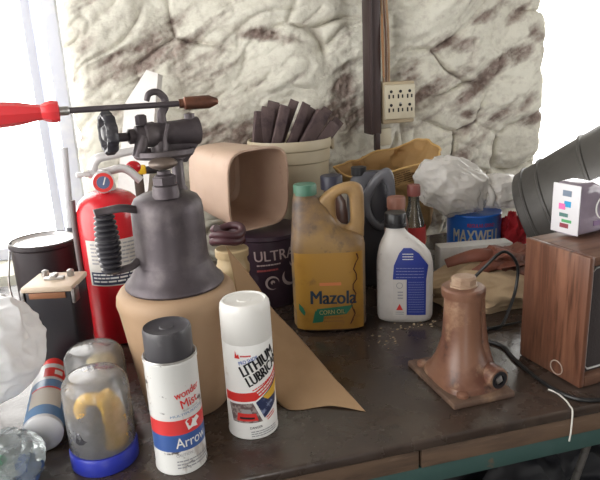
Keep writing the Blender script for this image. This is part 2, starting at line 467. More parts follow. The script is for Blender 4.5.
B().box(((X0+X1)/2+ox, (YF+.15+YBK)/2+oy, .25), (X1-X0-.06, YBK-YF-.15, .025), .003).build('lower_shelf', M_['darkwood'], o)
# under the bench
M_['filler_black'] = mat('under_bench_black', (.012, .013, .018), .5)
def crump(seed, a=.14, s=2.2): return lambda n: a*(ridged(n+Vector((seed, 0, 0)), s)-.5) + a*.5*(ridged(n+Vector((0, seed, 0)), s*2.3)-.5)
tag(B().blob((0, 0, .15), (.26, .18, .17), 5, crump(3, .22, 1.6), floor=.001).build('dark_filler', M_['filler_black'], loc=(.72, 1.05, .265)), 'added crumpled black heap filling the dark on the shelf under the bench', 'dark_filler')  # invented black heap standing in for the darkness under the bench
tag(B().tube([(0, 0, 0), (.035, -.112, .57)], .006, 10, smooth=False).build('rod', M_['steel'], loc=(.60, .80, .262)), 'thin pale rod leaning in the dark under the bench', 'rod')

# ------------------------------------------------------------------ conduit, outlet on the wall
M_['conduit'] = mat('dark_brown_trunking', (.055, .035, .035), .5)
o = thing('cable_trunking', 'dark brown vertical trunking on the stone wall with tan wires', 'trunking', (.618, 1.585, 1.21))
B().box((0, -.002, .45), (.034, .05, .92), .003).build('channel', M_['conduit'], o)
B().box((-.012, -.030, .45), (.006, .008, .92), .002).build('lip', M_['conduit'], o)
B().box((.006, -.018, -.03), (.014, .018, .05), .002).build('lower_strip', M_['conduit'], o)
M_['wire'] = mat('tan_wire', (.36, .22, .12), .6); M_['wire2'] = mat('brown_wire', (.16, .085, .05), .5)
for k, (dx, mm) in enumerate(((.024, 'wire'), (.032, 'wire2'), (.039, 'wire'))):
    B().tube([(dx, -.016, .92), (dx+.004*math.sin(k*2), -.018, .6), (dx-.004, -.017, .40), (dx+.003, -.018, .24), (dx+.006, -.012, .128)], .0032, 8).build('wire', M_[mm], o)
B().tube([(.022, -.024, .30), (.020, -.03, .22), (.024, -.028, .14)], .006, 8, flat=.4).build('wire', mat('orange_brown_strip', (.35, .17, .07), .6), o)
M_['cream'] = mat('cream_plastic', (.58, .53, .40), .45, layers=[((.48, .42, .31), 12, .5, .7, None)])
M_['tan'] = mat('tan_outlet_side', (.44, .36, .24), .55)
o = thing('outlet', 'cream six-way outlet box on the stone wall beside dark trunking', 'outlet', (.686, 1.572, 1.226), 0)
B().box((0, .012, .056), (.094, .05, .112), .005).build('back_box', M_['tan'], o)
fp = B().box((0, -.018, .058), (.088, .012, .092), .004).build('face_plate', M_['cream'], o)
hb = B()
for r_ in (0, 1):
    for c_ in range(3):
        x = -.027+.027*c_; z = .037+.036*r_
        hb.box((x-.006, -.0243, z), (.0042, .0012, .011)); hb.box((x+.006, -.0243, z), (.0042, .0012, .009))
        hb.lathe([(0, 0), (.0042, 0), (.0042, .0012), (0, .0012)], 12, (x, -.0237, z+.013), rot('X', 90))
hb.build('sockets', M_['ink'], fp)
B().lathe([(0, 0), (.003, 0), (.003, .001), (0, .0016)], 12, (0, -.0243, .055), rot('X', 90)).build('screw', M_['steel'], fp)
o = tag(B().box((0, 0, .024), (.046, .012, .048), .003).build('blank_plate', M_['cream'], loc=(.65, 1.585, 1.165)), 'small cream blank plate on the wall below the outlet', 'wall plate')

# ------------------------------------------------------------------ blowtorch on its tan tub
TX, TY = .021, .846
M_['tub'] = mat('tan_pressed_board', (.385, .255, .155), .62, layers=[((.33, .21, .125), 7, .45, .7, None), ((.40, .27, .17), 40, .68, .8, None)])
o = thing('tub', 'tan tapered tub standing under the old blowtorch', 'tub', (TX, TY, T))
B().lathe([(0, 0), (.058, 0), (.062, .004), (.066, .03), (.083, .157), (.0845, .164)], 64).build('body', M_['tub'], o)
B().lathe([(.0845, .164), (.086, .170), (.0845, .180), (.080, .187), (.074, .190), (0, .190)], 64).build('lid', M_['tub'], o)
ZT = T+.1905
o = thing('blowtorch', 'old tarnished metal blowtorch with toothed valve wheel and black ribbed grip', 'blowtorch', (TX, TY, ZT), 16)
B().lathe([(0, 0), (.069, 0), (.071, .003), (.070, .007), (.064, .013), (.058, .022), (.0545, .032), (.0525, .036)], 64).build('base_skirt', M_['gun'], o)
B().lathe([(.0525, .036), (.051, .045), (.0505, .085), (.050, .110), (.0485, .120), (.044, .128), (.034, .1335), (.018, .137), (0, .138)], 64).build('tank', M_['gun'], o)
# filler plug in front
fpz = .142
q = B(); q.lathe([(0, -.01), (.019, -.01), (.017, .006), (.013, .008), (.013, .020), (.009, .022), (.009, .026), (0, .026)], 24, (-.006, -.022, fpz))
q.lathe([(0, .008), (.0165, .008), (.0165, .018), (0, .018)], 6, (-.006, -.022, fpz))
fc = q.build('filler_neck', M_['gun'], o)
M_['brass'] = mat('dull_brass', (.20, .15, .12), .45, metal=.5, layers=[((.10, .085, .08), 20, .45, .7, None)])
B().blob((-.006, -.022, fpz+.036), (.0195, .0195, .0085), 3).build('filler_cap', M_['brass'], fc)
# riser, drip cup, burner
B().lathe([(.0115, 0), (.0115, .008), (.0085, .012), (.0085, .048), (.012, .050), (.012, .055)], 20, (.024, .008, .128)).build('riser', M_['gun'], o)
B().lathe([(0, .0), (.012, 0), (.036, .004), (.039, .008), (.0385, .014), (.036, .015), (.034, .009), (0, .006)], 40, (.008, .012, .178), lobes=2, lamp=.10).build('drip_cup', M_['gun'], o)
HZ = .214
h_ = B()
ax = rot('Y', 90)
h_.lathe([(0, -.052), (.006, -.052), (.006, -.040), (.010, -.038), (.010, -.030), (.0135, -.028), (.0135, -.018), (.0165, -.016), (.0175, -.004), (.0155, 0), (.016, .012), (.0165, .030), (.018, .048), (.0195, .056), (.0195, .060), (.0165, .060), (.014, .03), (0, .02)], 28, (0, .012, HZ), ax)
h_.prism([(.010, .172), (.038, .172), (.060, .198), (.060, .210), (.018, .210), (.014, .192)], .006, .018)
h_.lathe([(.0, 0), (.009, 0), (.009, .03), (0, .03)], 16, (-.030, .006, HZ-.028), rot('Y', 20))
h_.lathe([(0, 0), (.008, 0), (.008, .012), (.005, .014), (0, .014)], 6, (-.019, .012, HZ+.014))
h_.lathe([(0, 0), (.0075, 0), (.0075, .008), (0, .010)], 12, (.050, .012, HZ+.016))
h_.tube([(.004, .012, HZ), (.003, .012, HZ-.035)], .013, 14, smooth=False)
h_.build('burner', M_['gun'], o)
B().tube([(.012, -.006, HZ+.014), (.006, -.006, HZ-.005), (.004, -.006, HZ-.024)], .0028, 8).build('pin', M_['gun'], o)
# hook on top
B().tube([(.010, .012, HZ+.012), (.010, .012, HZ+.026), (.016, .012, HZ+.036), (.0165, .012, HZ+.047), (.007, .012, HZ+.056), (-.004, .012, HZ+.054), (-.0085, .012, HZ+.045)], lambda t: .0066-.0028*t, 12).build('hook', M_['gun'], o)
# valve wheel
wm_ = rot('Y', -90)
vs = B()
vs.tube([(-.046, .012, HZ), (-.070, .012, HZ+.004)], .0042, 12, smooth=False)
vs.build('valve_stem', M_['gun'], o)
vw = B()
vw.lathe([(.0105, .0), (.025, 0), (.0275, .003), (.0275, .012), (.025, .015), (.0215, .0145), (.018, .008), (.0105, .008), (.0105, .0)], 60, (-.057, .012, HZ+.007), wm_, lobes=10, lamp=.055)
vw.lathe([(0, 0), (.0115, 0), (.0115, .011), (.008, .015), (0, .016)], 20, (-.057, .012, HZ+.007), wm_)
vw.build('valve_wheel', mat('black_bakelite', (.03, .028, .035), .4, layers=[((.09, .085, .09), 30, .5, .7, None)]), o)
# grip on two brackets
gx, gy = -.088, -.006
br = B()
br.tube([(-.044, -.010, .118), (-.066, -.012, .124), (gx, gy, .122), (gx-.012, gy, .121)], .0065, 10, flat=.55)
br.build('bracket', M_['gun'], o); br = B()
br.tube([(-.050, -.006, .047), (-.062, -.008, .040), (gx, gy, .037)], .0055, 10, flat=.6)
br.build('bracket', M_['gun'], o)
gp = B(); prof = [(0, .036), (.008, .036)]
nr = 11
for k in range(nr):
    z = .038+k*(.080/nr); base = .0135+.003*math.sin(PI*k/(nr-1))
    prof += [(base-.003, z), (base, z+.002), (base, z+.0045), (base-.003, z+.0065)]
prof += [(.011, .119), (0, .119)]
gp.lathe(prof, 28, (gx, gy, 0))
gp.build('grip', mat('black_ribbed_rubber', (.022, .02, .026), .38), o)

# soldering iron through the hook
Ri = rot('Z', 0)
ia = Vector((-.196, .835, 1.3435)); ib = Vector((.092, .861, 1.3405))
dirv = (ib-ia).normalized(); ang_i = math.atan2(dirv.y, dirv.x)
o = thing('soldering_iron', 'old soldering iron with translucent red handle hooked over the blowtorch', 'soldering iron', ia, 0, rot3=(0, 0, ang_i))
Li = (ib-ia).length
m, nt, out = nodes('translucent_red_plastic'); p = nt.nodes.new('ShaderNodeBsdfPrincipled'); nt.links.new(p.outputs[0], out.inputs[0])
p.inputs['Base Color'].default_value = (.75, .06, .07, 1); p.inputs['Roughness'].default_value = .2; p.inputs['Subsurface Weight'].default_value = .5
p.inputs['Subsurface Radius'].default_value = (.03, .006, .006)
B().lathe([(0, -.03), (.010, -.03), (.0145, -.024), (.0165, -.008), (.0165, .02), (.0145, .045), (.0105, .066), (.0095, .074), (.0135, .082), (.0145, .089), (.0125, .095), (0, .097)], 8, (0, 0, 0), ax).build('handle', m, o, ang=25)
B().lathe([(0, .096), (.0058, .096), (.0058, .106), (.004, .108), (0, .108)], 16, (0, 0, 0), ax).build('ferrule', M_['steel'], o)
B().lathe([(0, .104), (.0040, .104), (.0040, Li-.032), (0, Li-.032)], 12, (0, 0, 0), ax).build('rod', M_['gun'], o)
M_['copper'] = mat('tarnished_copper', (.20, .085, .055), .4, metal=.7, layers=[((.09, .05, .04), 30, .45, .65, None), ((.30, .15, .11), 12, .55, .75, None)])
B().lathe([(0, Li-.040), (.006, Li-.040), (.0062, Li-.034), (.0088, Li-.032), (.0092, Li-.005), (.0092, Li+.002), (.004, Li+.014), (0, Li+.0155)], 16, (0, 0, 0), ax).build('copper_tip', M_['copper'], o)

# ------------------------------------------------------------------ fire extinguisher
M_['red'] = mat('red_enamel', (.50, .012, .02), .25, layers=[((.36, .01, .02), 6, .5, .7, None)], coat=.3)
M_['alu'] = mat('cast_aluminium', (.62, .60, .60), .4, metal=.35)
EX, EY = -.076, 1.140
o = thing('fire_extinguisher', 'red fire extinguisher with silver lever and gauge behind the blowtorch', 'fire extinguisher', (EX, EY, T), 4)
B().lathe([(0, .004), (.052, .0), (.059, .005), (.060, .015), (.060, .238), (.0585, .252), (.053, .266), (.042, .277), (.028, .284), (.018, .286), (0, .286)], 64).build('cylinder', M_['red'], o)
lf = cyl(.060, .0004)
lb = rect(lf, -.055, .120, .075, .205, 24, 6).build('label', mat('aged_white_label', (.60, .57, .53), .5, layers=[((.42, .38, .36), 25, .5, .7, None)]), o, fix=False)
rect(cyl(.060, .0008), -.050, .122, .072, .146, 24, 3).build('warning_band', mat('dark_blue_print', (.03, .035, .08), .45), lb, fix=False)
microtext(cyl(.060, .0012), -.046, .140, .112, 3, .0065, M_['whiteink'], lb, hgt=.003)
microtext(cyl(.060, .0008), -.045, .196, .105, 6, .007, M_['greyink'], lb, hgt=.003)
B().lathe([(0, .284), (.017, .284), (.017, .296), (.013, .298), (.013, .325), (0, .325)], 24).build('valve_head', M_['alu'], o)
g_ = B().lathe([(0, 0), (.0185, 0), (.0195, .003), (.0195, .011), (.0175, .013), (.0165, .0115), (0, .0115)], 36, (-.004, -.022, .305), rot('X', 90) @ rot('Y', 0)).build('gauge', M_['alu'], o)
B().lathe([(.0115, .0122), (.0172, .0122), (.0172, .0128), (.0115, .0128)], 36, (-.004, -.022, .305), rot('X', 90)).build('red_ring', M_['redink'], g_)
B().lathe([(0, .0122), (.0113, .0122), (.0113, .0126), (0, .0126)], 36, (-.004, -.022, .305), rot('X', 90)).build('dial', mat('slate_blue_dial', (.10, .13, .24), .4), g_)
B().box((-.002, -.0352, .3075), (.002, .001, .014), m=rot('Y', 20)).build('needle', M_['whiteink'], g_)
lv = B()
lv.tube([(-.020, 0, .326), (-.008, -.004, .344), (.03, -.006, .350), (.080, -.008, .356)], lambda t: .0085-.003*t, 12, flat=1.2)
lv.build('lever', M_['alu'], o)
B().tube([(-.028, 0, .317), (.0, 0, .318), (.035, -.004, .322), (.062, -.006, .298)], .007, 12, flat=1.3).build('carry_handle', M_['alu'], o)
B().box((-.036, -.004, .318), (.026, .012, .009), .003).build('hose_boss', M_['alu'], o)
B().blob((.052, .004, .322), (.014, .008, .012), 3).build('red_seal', M_['red'], o)
B().tube([(-.061, -.012, .275), (-.064, -.012, .2), (-.063, -.012, .11), (-.062, -.012, .02)], .005, 10).build('hose', mat('grey_brown_hose', (.16, .13, .13), .5), o)

# ------------------------------------------------------------------ left background pieces
M_['bluegrey'] = mat('blue_grey_paint', (.22, .25, .34), .6)
# mitred white board
o = thing('board', 'white mitre-cut board leaning on the stone wall behind the extinguisher', 'board', (-.075, 1.44, T), -24)
bm_ = B()
outl = [(-.05, 0), (.030, 0), (.098, .495), (.070, .505), (.012, .43)]
bm_.prism(outl, .0, .028)
for v in bm_.bm.verts: v.co = rot('X', -10) @ v.co
bm_.build('plank', mat('white_painted_board', (.72, .70, .68), .6, layers=[((.55, .52, .50), 14, .5, .75, None)]), o, ang=20)
o['label'] = 'white mitre-cut board leaning on the stone wall behind the extinguisher'
# yellow bit
o = thing('scraper', 'small yellow-handled black tool on the wall side of the red extinguisher', 'tool', (-.02, 1.33, T), 0)
B().box((0, 0, .29), (.036, .018, .020), .004).build('handle', mat('yellow_plastic', (.75, .48, .03), .4), o)
B().box((.03, 0, .288), (.028, .012, .016), .003).build('head', M_['black'], o)
B().box((.0, .004, .14), (.02, .012, .285), .003).build('shaft', M_['darkwood'], o)
# stick by the window
o = thing('stick', 'thin grey stick with dark foot standing upright by the bright window', 'stick', (-.200, 1.50, T), 0)
B().tube([(0, 0, .0), (.006, .005, .14)], .010, 12, smooth=False).build('foot', mat('dark_grey_rubber', (.08, .08, .10), .6), o)
B().tube([(.006, .005, .14), (.016, .02, .33)], .0085, 12, smooth=False).build('shaft', mat('grey_white_stick', (.55, .55, .58), .6), o)
# dark can with shiny lid
M_['darkcan'] = mat('dark_brown_black_can', (.03, .022, .025), .35, layers=[((.12, .085, .08), 7, .55, .7, (1, 1, .5))])
o = thing('paint_can', 'round dark can with bright lid rim behind the black box', 'can', (-.213, 1.235, T))
B().lathe([(0, 0), (.058, 0), (.062, .003), (.062, .172), (.0655, .176), (.0655, .182), (.0625, .184), (.060, .180)], 56).build('body', M_['darkcan'], o)
B().lathe([(.0605, .180), (.058, .183), (.055, .178), (.052, .177), (0, .177)], 56).build('lid', mat('shiny_tin', (.75, .75, .76), .22, metal=.6), o)
B().tube([(-.0655, 0, .165), (-.068, -.04, .10), (-.045, -.062, .035), (.0, -.072, .02), (.045, -.062, .035), (.066, -.028, .10), (.0655, 0, .165)], .0022, 8).build('bail_handle', M_['steel'], o)
# black box (battery) with bracket
o = thing('battery', 'black box battery with tan terminal plate beside the red extinguisher', 'battery', (-.172, 1.035, T), -14)
B().box((0, 0, .076), (.078, .072, .151), .005, 3).build('case', mat('black_box_case', (.022, .020, .026), .38), o)
tp = B().box((0, 0, .155), (.084, .078, .010), .003).build('top_plate', mat('pale_tan_plate', (.62, .50, .38), .45), o)
B().box((0, -.0372, .1445), (.060, .003, .010), .001).build('brown_strip', mat('brown_strip_paint', (.30, .13, .06), .5), o)
cl = B(); cl.box((.0, 0, .162), (.034, .010, .006), .0015); cl.box((.0, 0, .167), (.010, .018, .006), .0015)
cl.lathe([(0, 0), (.006, 0), (.006, .010), (.003, .012), (0, .012)], 16, (-.022, .018, .1595)); cl.lathe([(0, 0), (.006, 0), (.006, .010), (.003, .012), (0, .012)], 16, (.022, .016, .1595))
cl.build('terminal_bracket', M_['steel'], tp)
for sx in (-.0415, .0415):
    B().box((sx, -.026, .142), (.006, .024, .026), .002).build('clip', M_['steel'], o)

# ------------------------------------------------------------------ front left pieces
def jar(label, x, y, rz, lidm, h, yellow, lidlow=True):
    o = thing('jar', label, 'jar', (x, y, T), rz, 'clear plastic jars beside the tan tub')
    r = .0415
    z0 = .004 if lidlow else .002
    B().lathe([(r-.004, z0+.018), (r, z0+.024), (r, h-.022), (r-.002, h-.010), (r-.008, h-.002), (r-.014, h), (0, h+.001)], 48).build('clear_body', M_['jarplastic'], o)
    B().lathe([(0, 0), (r, 0), (r+.0015, .002), (r+.0015, .022), (r, .024), (r-.003, .024), (r-.003, .004), (0, .003)], 60).build('lid', lidm, o)
    if yellow:
        y_ = B()
        y_.tube([(.014, -.010, .028), (.017, -.016, .05), (.016, -.016, .080), (.006, -.014, .098)], lambda t: .017-.004*t, 14)
        y_.tube([(.006, -.016, .094), (-.012, -.018, .098), (-.020, -.016, .088), (-.018, -.018, .078)], .0085, 10)
        y_.build('yellow_piece', M_['yel'], o)
        k_ = B()
        k_.blob((-.014, -.010, .052), (.022, .024, .030), 4, crump(2, .35, 1.7))
        k_.tube([(-.018, -.020, .03), (-.020, -.022, .06), (-.006, -.018, .088)], .007, 10)
        k_.build('dark_pieces', M_['darkbits'], o)
    else:
        k_ = B(); k_.blob((-.008, -.008, .058), (.026, .024, .034), 4, crump(5, .3, 1.5)); k_.build('dark_pieces', M_['darkbits'], o)
        B().blob((.008, -.002, .092), (.018, .018, .014), 4, crump(8, .3, 1.5)).build('pale_piece', M_['yel2'], o)
    return o
M_['jarplastic'] = clear_mat('clear_jar_plastic', (.93, .93, .95), .30, (.92, .92, .94), .12, .16)
M_['yel'] = mat('yellow_moulded_plastic', (.85, .50, .03), .4)
M_['yel2'] = mat('pale_yellow_plastic', (.75, .62, .32), .5)
M_['darkbits'] = mat('black_and_grey_clips', (.05, .05, .06), .45, layers=[((.3, .3, .32), 30, .58, .66, None)])
M_['bluelid'] = mat('blue_jar_lid', (.03, .045, .42), .35)
M_['whitelid'] = mat('white_jar_lid', (.7, .7, .68), .4)
jar('clear plastic jar upside down on blue lid with yellow and black pieces inside', -.0955, .733, 5, M_['bluelid'], .124, True)
jar('milky clear jar on a pale lid, just behind the blue-lidded jar', -.103, .828, 0, M_['whitelid'], .118, False)

M_['bag'] = clear_mat('milky_white_plastic_bag', (.95, .95, .95), .90, (.95, .95, .96), .3, .08, .35)
tag(B().blob((0, 0, .112), (.088, .085, .078), 6, lambda n: .16*(ridged(n+Vector((4, 0, 0)), 1.3)-.55)+.05*(ridged(n+Vector((0, 4, 0)), 3.4)-.5), floor=.0).build('plastic_bag', M_['bag'], loc=(-.262, .865, T+.010)),
    'big white plastic bag heaped in front of the window over small clutter', 'bag')
# can lying on its side under the bag
M_['canblue'] = mat('blue_can_print', (.11, .23, .42), .32)
o = thing('lying_can', 'blue white and red can lying on its side beside the jars', 'can', (-.175, .770, T+.0275), 0, rot3=(0, 0, R(3)))
al = rot('X', -90)
B().lathe([(0, -.002), (.022, 0), (.0262, .003), (.0262, .165), (.022, .172), (.016, .176), (.012, .190), (0, .191)], 40, (0, 0, 0), al).build('body', mat('white_can_paint', (.72, .72, .74), .3), o)
def lay(r, off): # u around from the top, v along the can
    return lambda u, v: Vector(((r+off)*math.sin(u/r), v, (r+off)*math.cos(u/r)))
lb = rect(lay(.0262, .0003), -.042, .010, .060, .112, 24, 8).build('blue_label', M_['canblue'], o)
rect(lay(.0262, .0006), -.020, .035, .026, .085, 12, 4).build('cream_panel', mat('cream_print', (.62, .56, .48), .4), lb)
rect(lay(.0262, .0009), -.020, .083, .026, .088, 12, 2).build('red_line', M_['redink'], lb)
rect(lay(.0262, .0004), -.005, .120, .060, .150, 16, 4).build('red_label', M_['redink'], o)
rect(lay(.0262, .0008), .010, .128, .022, .142, 6, 2).build('white_mark', M_['whiteink'], o)
B().lathe([(0, .176), (.017, .176), (.017, .205), (.014, .208), (0, .208)], 28, (0, 0, 0), al).build('cap', M_['redink'], o)
# clear crumpled packet
M_['clear'] = clear_mat('clear_crinkled_plastic', (.90, .93, .93), .32, (.66, .72, .74), .16, .12)
o = thing('clear_packet', 'crinkled clear plastic packet with green print in front of the white bag', 'packet', (-.222, .712, T+.002), 12)
B().blob((0, 0, .030), (.056, .060, .030), 5, lambda n: .22*(ridged(n+Vector((1, 0, 0)), 1.8)-.5), floor=0).build('wrapper', M_['clear'], o)
B().blob((-.006, -.012, .024), (.030, .034, .014), 4, crump(6, .3, 1.8)).build('card', mat('grey_white_card', (.52, .56, .55), .6), o)
B().blob((-.004, -.012, .038), (.021, .012, .006), 3, crump(2, .2, 1.8), m=rot('Z', 40)).build('green_print', mat('green_print', (.06, .36, .16), .5), o)
B().blob((.034, -.012, .020), (.018, .024, .013), 4, crump(9, .3, 1.8)).build('blue_piece', mat('blue_scrap', (.05, .11, .28), .5), o)

# wonder mist can
o = thing('spray_can', 'scuffed white red and blue spray can with black cap', 'spray can', (.001, .696, T), 0)
rc = .0325
B().lathe([(0, .003), (rc-.003, .001), (rc-.001, 0), (rc+.0006, .0015), (rc+.0006, .004), (rc, .006), (rc, .146), (rc+.0008, .148), (rc+.0008, .151), (rc-.001, .1525), (rc-.004, .153), (0, .153)], 56).build('body',
     mat('scuffed_white_tin', (.70, .70, .68), .35, layers=[((.45, .41, .38), 26, .58, .64, (1, 1, .4)), ((.10, .085, .08), 38, .62, .66, (1, 1, 1.6))]), o)
B().lathe([(.0295, .153), (.0295, .186), (.0280, .1895), (.026, .1885), (.0245, .1875), (.009, .1875), (.008, .1885), (.0035, .1885), (0, .1885)], 56).build('cap', M_['blackcap'], o)
B().lathe([(rc-.0003, .1515), (rc+.001, .153), (rc-.0005, .1545), (rc-.003, .153)], 56).build('rim', M_['steel'], o)
F = cyl(rc, .0003); G = cyl(rc, .0006)
rb = rect(F, -.044, .057, .060, .077, 40, 2).build('red_band', mat('red_can_print', (.66, .05, .05), .35, layers=[((.45, .03, .04), 20, .55, .7, None)]), o)
bb_ = rect(F, -.044, .034, .060, .057, 40, 2).build('blue_band', mat('blue_can_band', (.05, .11, .33), .35, layers=[((.12, .22, .36), 14, .5, .7, None)]), o)
words('wonder', G, .000, .105, .036, .010, M_['redink'], o, 9, bold=.012)
words('Mist', G, .007, .091, .024, .012, M_['redink'], o, 9, bold=.01)
words('MULTIPURPOSE', G, -.008, .081, .046, .0032, M_['canblue'], o, 5)
words('Silicone', G, .008, .0875, .022, .0026, M_['greyink'], o, 5)
poly(G, [(.012, .061), (.019, .063), (.026, .061), (.024, .067), (.030, .071), (.026, .076), (.021, .0735), (.012, .0765), (.009, .073), (.013, .070)]).build('emblem', M_['whiteink'], rb, fix=False)
words('Arrow', G, -.005, .0385, .044, .0140, M_['whiteink'], bb_, 2, bold=.006)
words('CAUTION:', G, -.006, .0265, .022, .004, M_['greyink'], o, 2, bold=.01)
microtext(G, -.006, .019, .05, 3, .0045, M_['greyink'], o, hgt=.0018)

# lithium can
o = thing('spray_can', 'clean white lubricant spray can with white cap and slanted red band', 'spray can', (.1045, .742, T), -6)
rc = .034
B().lathe([(0, .003), (rc-.003, .001), (rc-.001, 0), (rc+.0006, .0015), (rc+.0006, .004), (rc, .006), (rc, .138), (rc-.0004, .139)], 56).build('body', M_['white'], o)
B().lathe([(rc-.0004, .139), (rc+.0001, .140), (rc-.0002, .182), (rc-.0012, .1885), (rc-.004, .1925), (rc-.006, .193), (rc-.0075, .191), (.010, .191), (.009, .192), (0, .192)], 56).build('cap',
     mat('off_white_cap', (.78, .77, .74), .35, layers=[((.62, .58, .52), 10, .5, .75, None)]), o)
F = cyl(rc, .0003); G = cyl(rc, .0006); H = cyl(rc, .0009)
words('LITHIUM', G, -.010, .0945, .056, .0155, M_['ink'], o, 26, bold=.05, shear=.1)
words('LUBRICANT', G, -.003, .0795, .070, .0150, M_['ink'], o, 26, bold=.05, shear=.1)
words('PRO SHOP', G, -.014, .112, .026, .0052, M_['blueink'], o, 17, bold=.015)
microtext(G, -.012, .124, .014, 1, .003, M_['redink'], o, hgt=.002)
poly(G, [(-.020, .122), (-.013, .1215), (-.0145, .128), (-.0170, .1260), (-.0187, .133)]).build('emblem', M_['redink'], o, fix=False)
microtext(G, .001, .0735, .030, 1, .003, M_['redink'], o, 24, .0016)
rb = B()
quad(F, [(-.044, .056), (.004, .059), (.004, .072), (-.044, .069)], 14, 2, rb); quad(F, [(.004, .059), (.060, .091), (.060, .105), (.004, .072)], 14, 2, rb)
rb = rb.build('red_band', M_['redink'], o, fix=False)
microtext(G, .007, .069, .040, 2, .0042, M_['whiteink'], rb, 30, .002)
c1 = quad(F, [(-.031, .026), (.012, .026), (.000, .056), (-.036, .053)], 10, 4).build('car_picture', mat('dark_photo_print', (.14, .09, .09), .35, layers=[((.35, .30, .28), 120, .5, .6, None)]), o, fix=False)
quad(G, [(-.024, .029), (.006, .029), (.003, .040), (-.022, .041)], 8, 2).build('red_car', M_['redink'], c1, fix=False)
quad(G, [(-.017, .041), (-.002, .0405), (-.004, .047), (-.014, .047)], 6, 2).build('windscreen', mat('grey_print_glass', (.35, .33, .33), .3), c1, fix=False)
quad(H, [(-.019, .0325), (.001, .032), (.001, .035), (-.019, .0355)], 6, 2).build('grille', M_['ink'], c1, fix=False)
c2 = quad(F, [(.015, .030), (.038, .046), (.048, .085), (.004, .056)], 10, 4).build('engine_picture', mat('navy_photo_print', (.03, .04, .10), .35, layers=[((.22, .26, .40), 140, .55, .62, None)]), o, fix=False)
quad(G, [(.022, .056), (.040, .060), (.046, .080), (.014, .062)], 8, 3).build('yellow_area', mat('yellow_print', (.75, .45, .05), .35), c2, fix=False)
words('DANGER', G, -.006, .0165, .017, .0036, M_['ink'], o, 3, bold=.01)
microtext(G, -.005, .0115, .04, 3, .0034, M_['greyink'], o, 2, .0014)
microtext(G, .018, .029, .016, 2, .004, M_['redink'], o, 24, .0016)

# ------------------------------------------------------------------ kraft paper sheet
tp_ = spline([Vector(q) for q in ((.112, .957, 1.105), (.152, .938, 1.045), (.176, .925, .998), (.209, .87, .962), (.241, .79, .925), (.2655, .7235, .9008))], k=10)
cr_ = spline([Vector(q) for q in ((.108, .868, .985), (.120, .845, .962), (.138, .818, .944), (.172, .788, .922), (.215, .757, .908), (.2655, .7235, .9004))], k=10)
bt_ = spline([Vector(q) for q in ((.150, .845, .9015), (.151, .825, .9015), (.150, .795, .9012), (.163, .763, .9012), (.200, .757, .9012), (.232, .7585, .9012))], k=10)
n_ = len(tp_)-1
kb = B()
def sheet(a, c, bul):
    def g(s, t):
        i = min(n_, int(round(s*n_))); q = a[i].lerp(c[i], t)
        return q + Vector((.35, -.8, .25))*bul*math.sin(PI*t)*(1-s)*.9 + Vector((0, 0, .0012*noise.noise(q*40)))
    return g
kb.grid(sheet(tp_, cr_, .016), n_, 12); kb.grid(sheet(cr_, bt_, -.004), n_, 8)
bmesh.ops.remove_doubles(kb.bm, verts=kb.bm.verts, dist=2e-5)
tag(kb.build('kraft_paper', M_['kraft'], thick=.0006), 'loose folded sheet of tan kraft paper lying behind the clean white spray can', 'paper')

# ------------------------------------------------------------------ jug of corn oil
o = thing('oil_jug', 'dirty yellow plastic oil jug with green cap and loop handle', 'jug', (.3145, 1.048, T), -16)
a0, b0, nn_ = .0655, .052, 4.2
secs = []
for z, a, b_, cx, n in ((0, .055, .042, 0, 3.4), (.004, .061, .048, 0, 3.8), (.012, a0, b0, 0, nn_), (.06, a0, b0, 0, nn_), (.12, a0, b0, 0, nn_), (.165, a0, b0, 0, nn_), (.176, .0640, .051, -.0005, 4), (.185, .0580, .049, -.006, 3.6), (.194, .0450, .046, -.018, 3.2), (.208, .0385, .043, -.0235, 3.0), (.222, .0345, .037, -.0265, 2.8), (.235, .0310, .030, -.029, 2.5), (.245, .0265, .025, -.033, 2.2), (.252, .0215, .021, -.037, 2), (.256, .019, .019, -.038, 2), (.262, .0185, .0185, -.038, 2)):
    secs.append(superell(a*1.06, b_, n, z, cx*1.06))
M_['jugp'] = mat('grimy_yellowed_plastic', (.31, .185, .06), .45, layers=[((.23, .13, .045), 6, .4, .6, None), ((.13, .085, .065), 9, .44, .62, None), ((.06, .045, .04), 26, .54, .68, None)], bump=.06)
B().loft(secs).build('body', M_['jugp'], o)
M_['jugh'] = mat('yellow_tan_plastic', (.38, .235, .095), .45, layers=[((.25, .15, .065), 10, .45, .7, None)])
hd = ringhandle([(-.018, .240), (.008, .266), (.038, .277), (.059, .2755), (.0690, .264), (.0705, .233), (.0700, .195), (.064, .166), (.030, .166), (-.006, .200)],
                [(.018, .243), (.022, .252), (.030, .257), (.038, .256), (.0430, .248), (.0440, .228), (.0440, .206), (.040, .198), (.030, .197), (.019, .212)], .0155)
hd.build('handle', M_['jugh'], o)
B().lathe([(0, .258), (.0215, .258), (.0215, .275), (.020, .2775), (0, .278)], 40, (-.038, 0, 0), lobes=20, lamp=.012).build('cap', mat('green_cap', (.07, .185, .125), .45), o)
def jf(off):
    def g(u, v):
        t = min(.999, abs(u)/(a0*1.06))
        return Vector((u, -b0*(1-t**nn_)**(1/nn_)-off, v))
    return g
M_['jlab'] = mat('yellow_orange_label', (.38, .20, .03), .42, layers=[((.28, .135, .02), 7, .45, .65, None), ((.17, .085, .035), 18, .60, .74, None)])
lb = rect(jf(.0006), -.063, .008, .063, .158, 40, 6).build('label', M_['jlab'], o, fix=False)
M_['navy'] = mat('navy_print', (.012, .030, .055), .45); M_['grn'] = mat('leaf_green_print', (.015, .13, .07), .45)
words('Mazola', jf(.0012), -.036, .060, .086, .026, M_['navy'], lb, -1, bold=.03, sub=1)
gb = B()
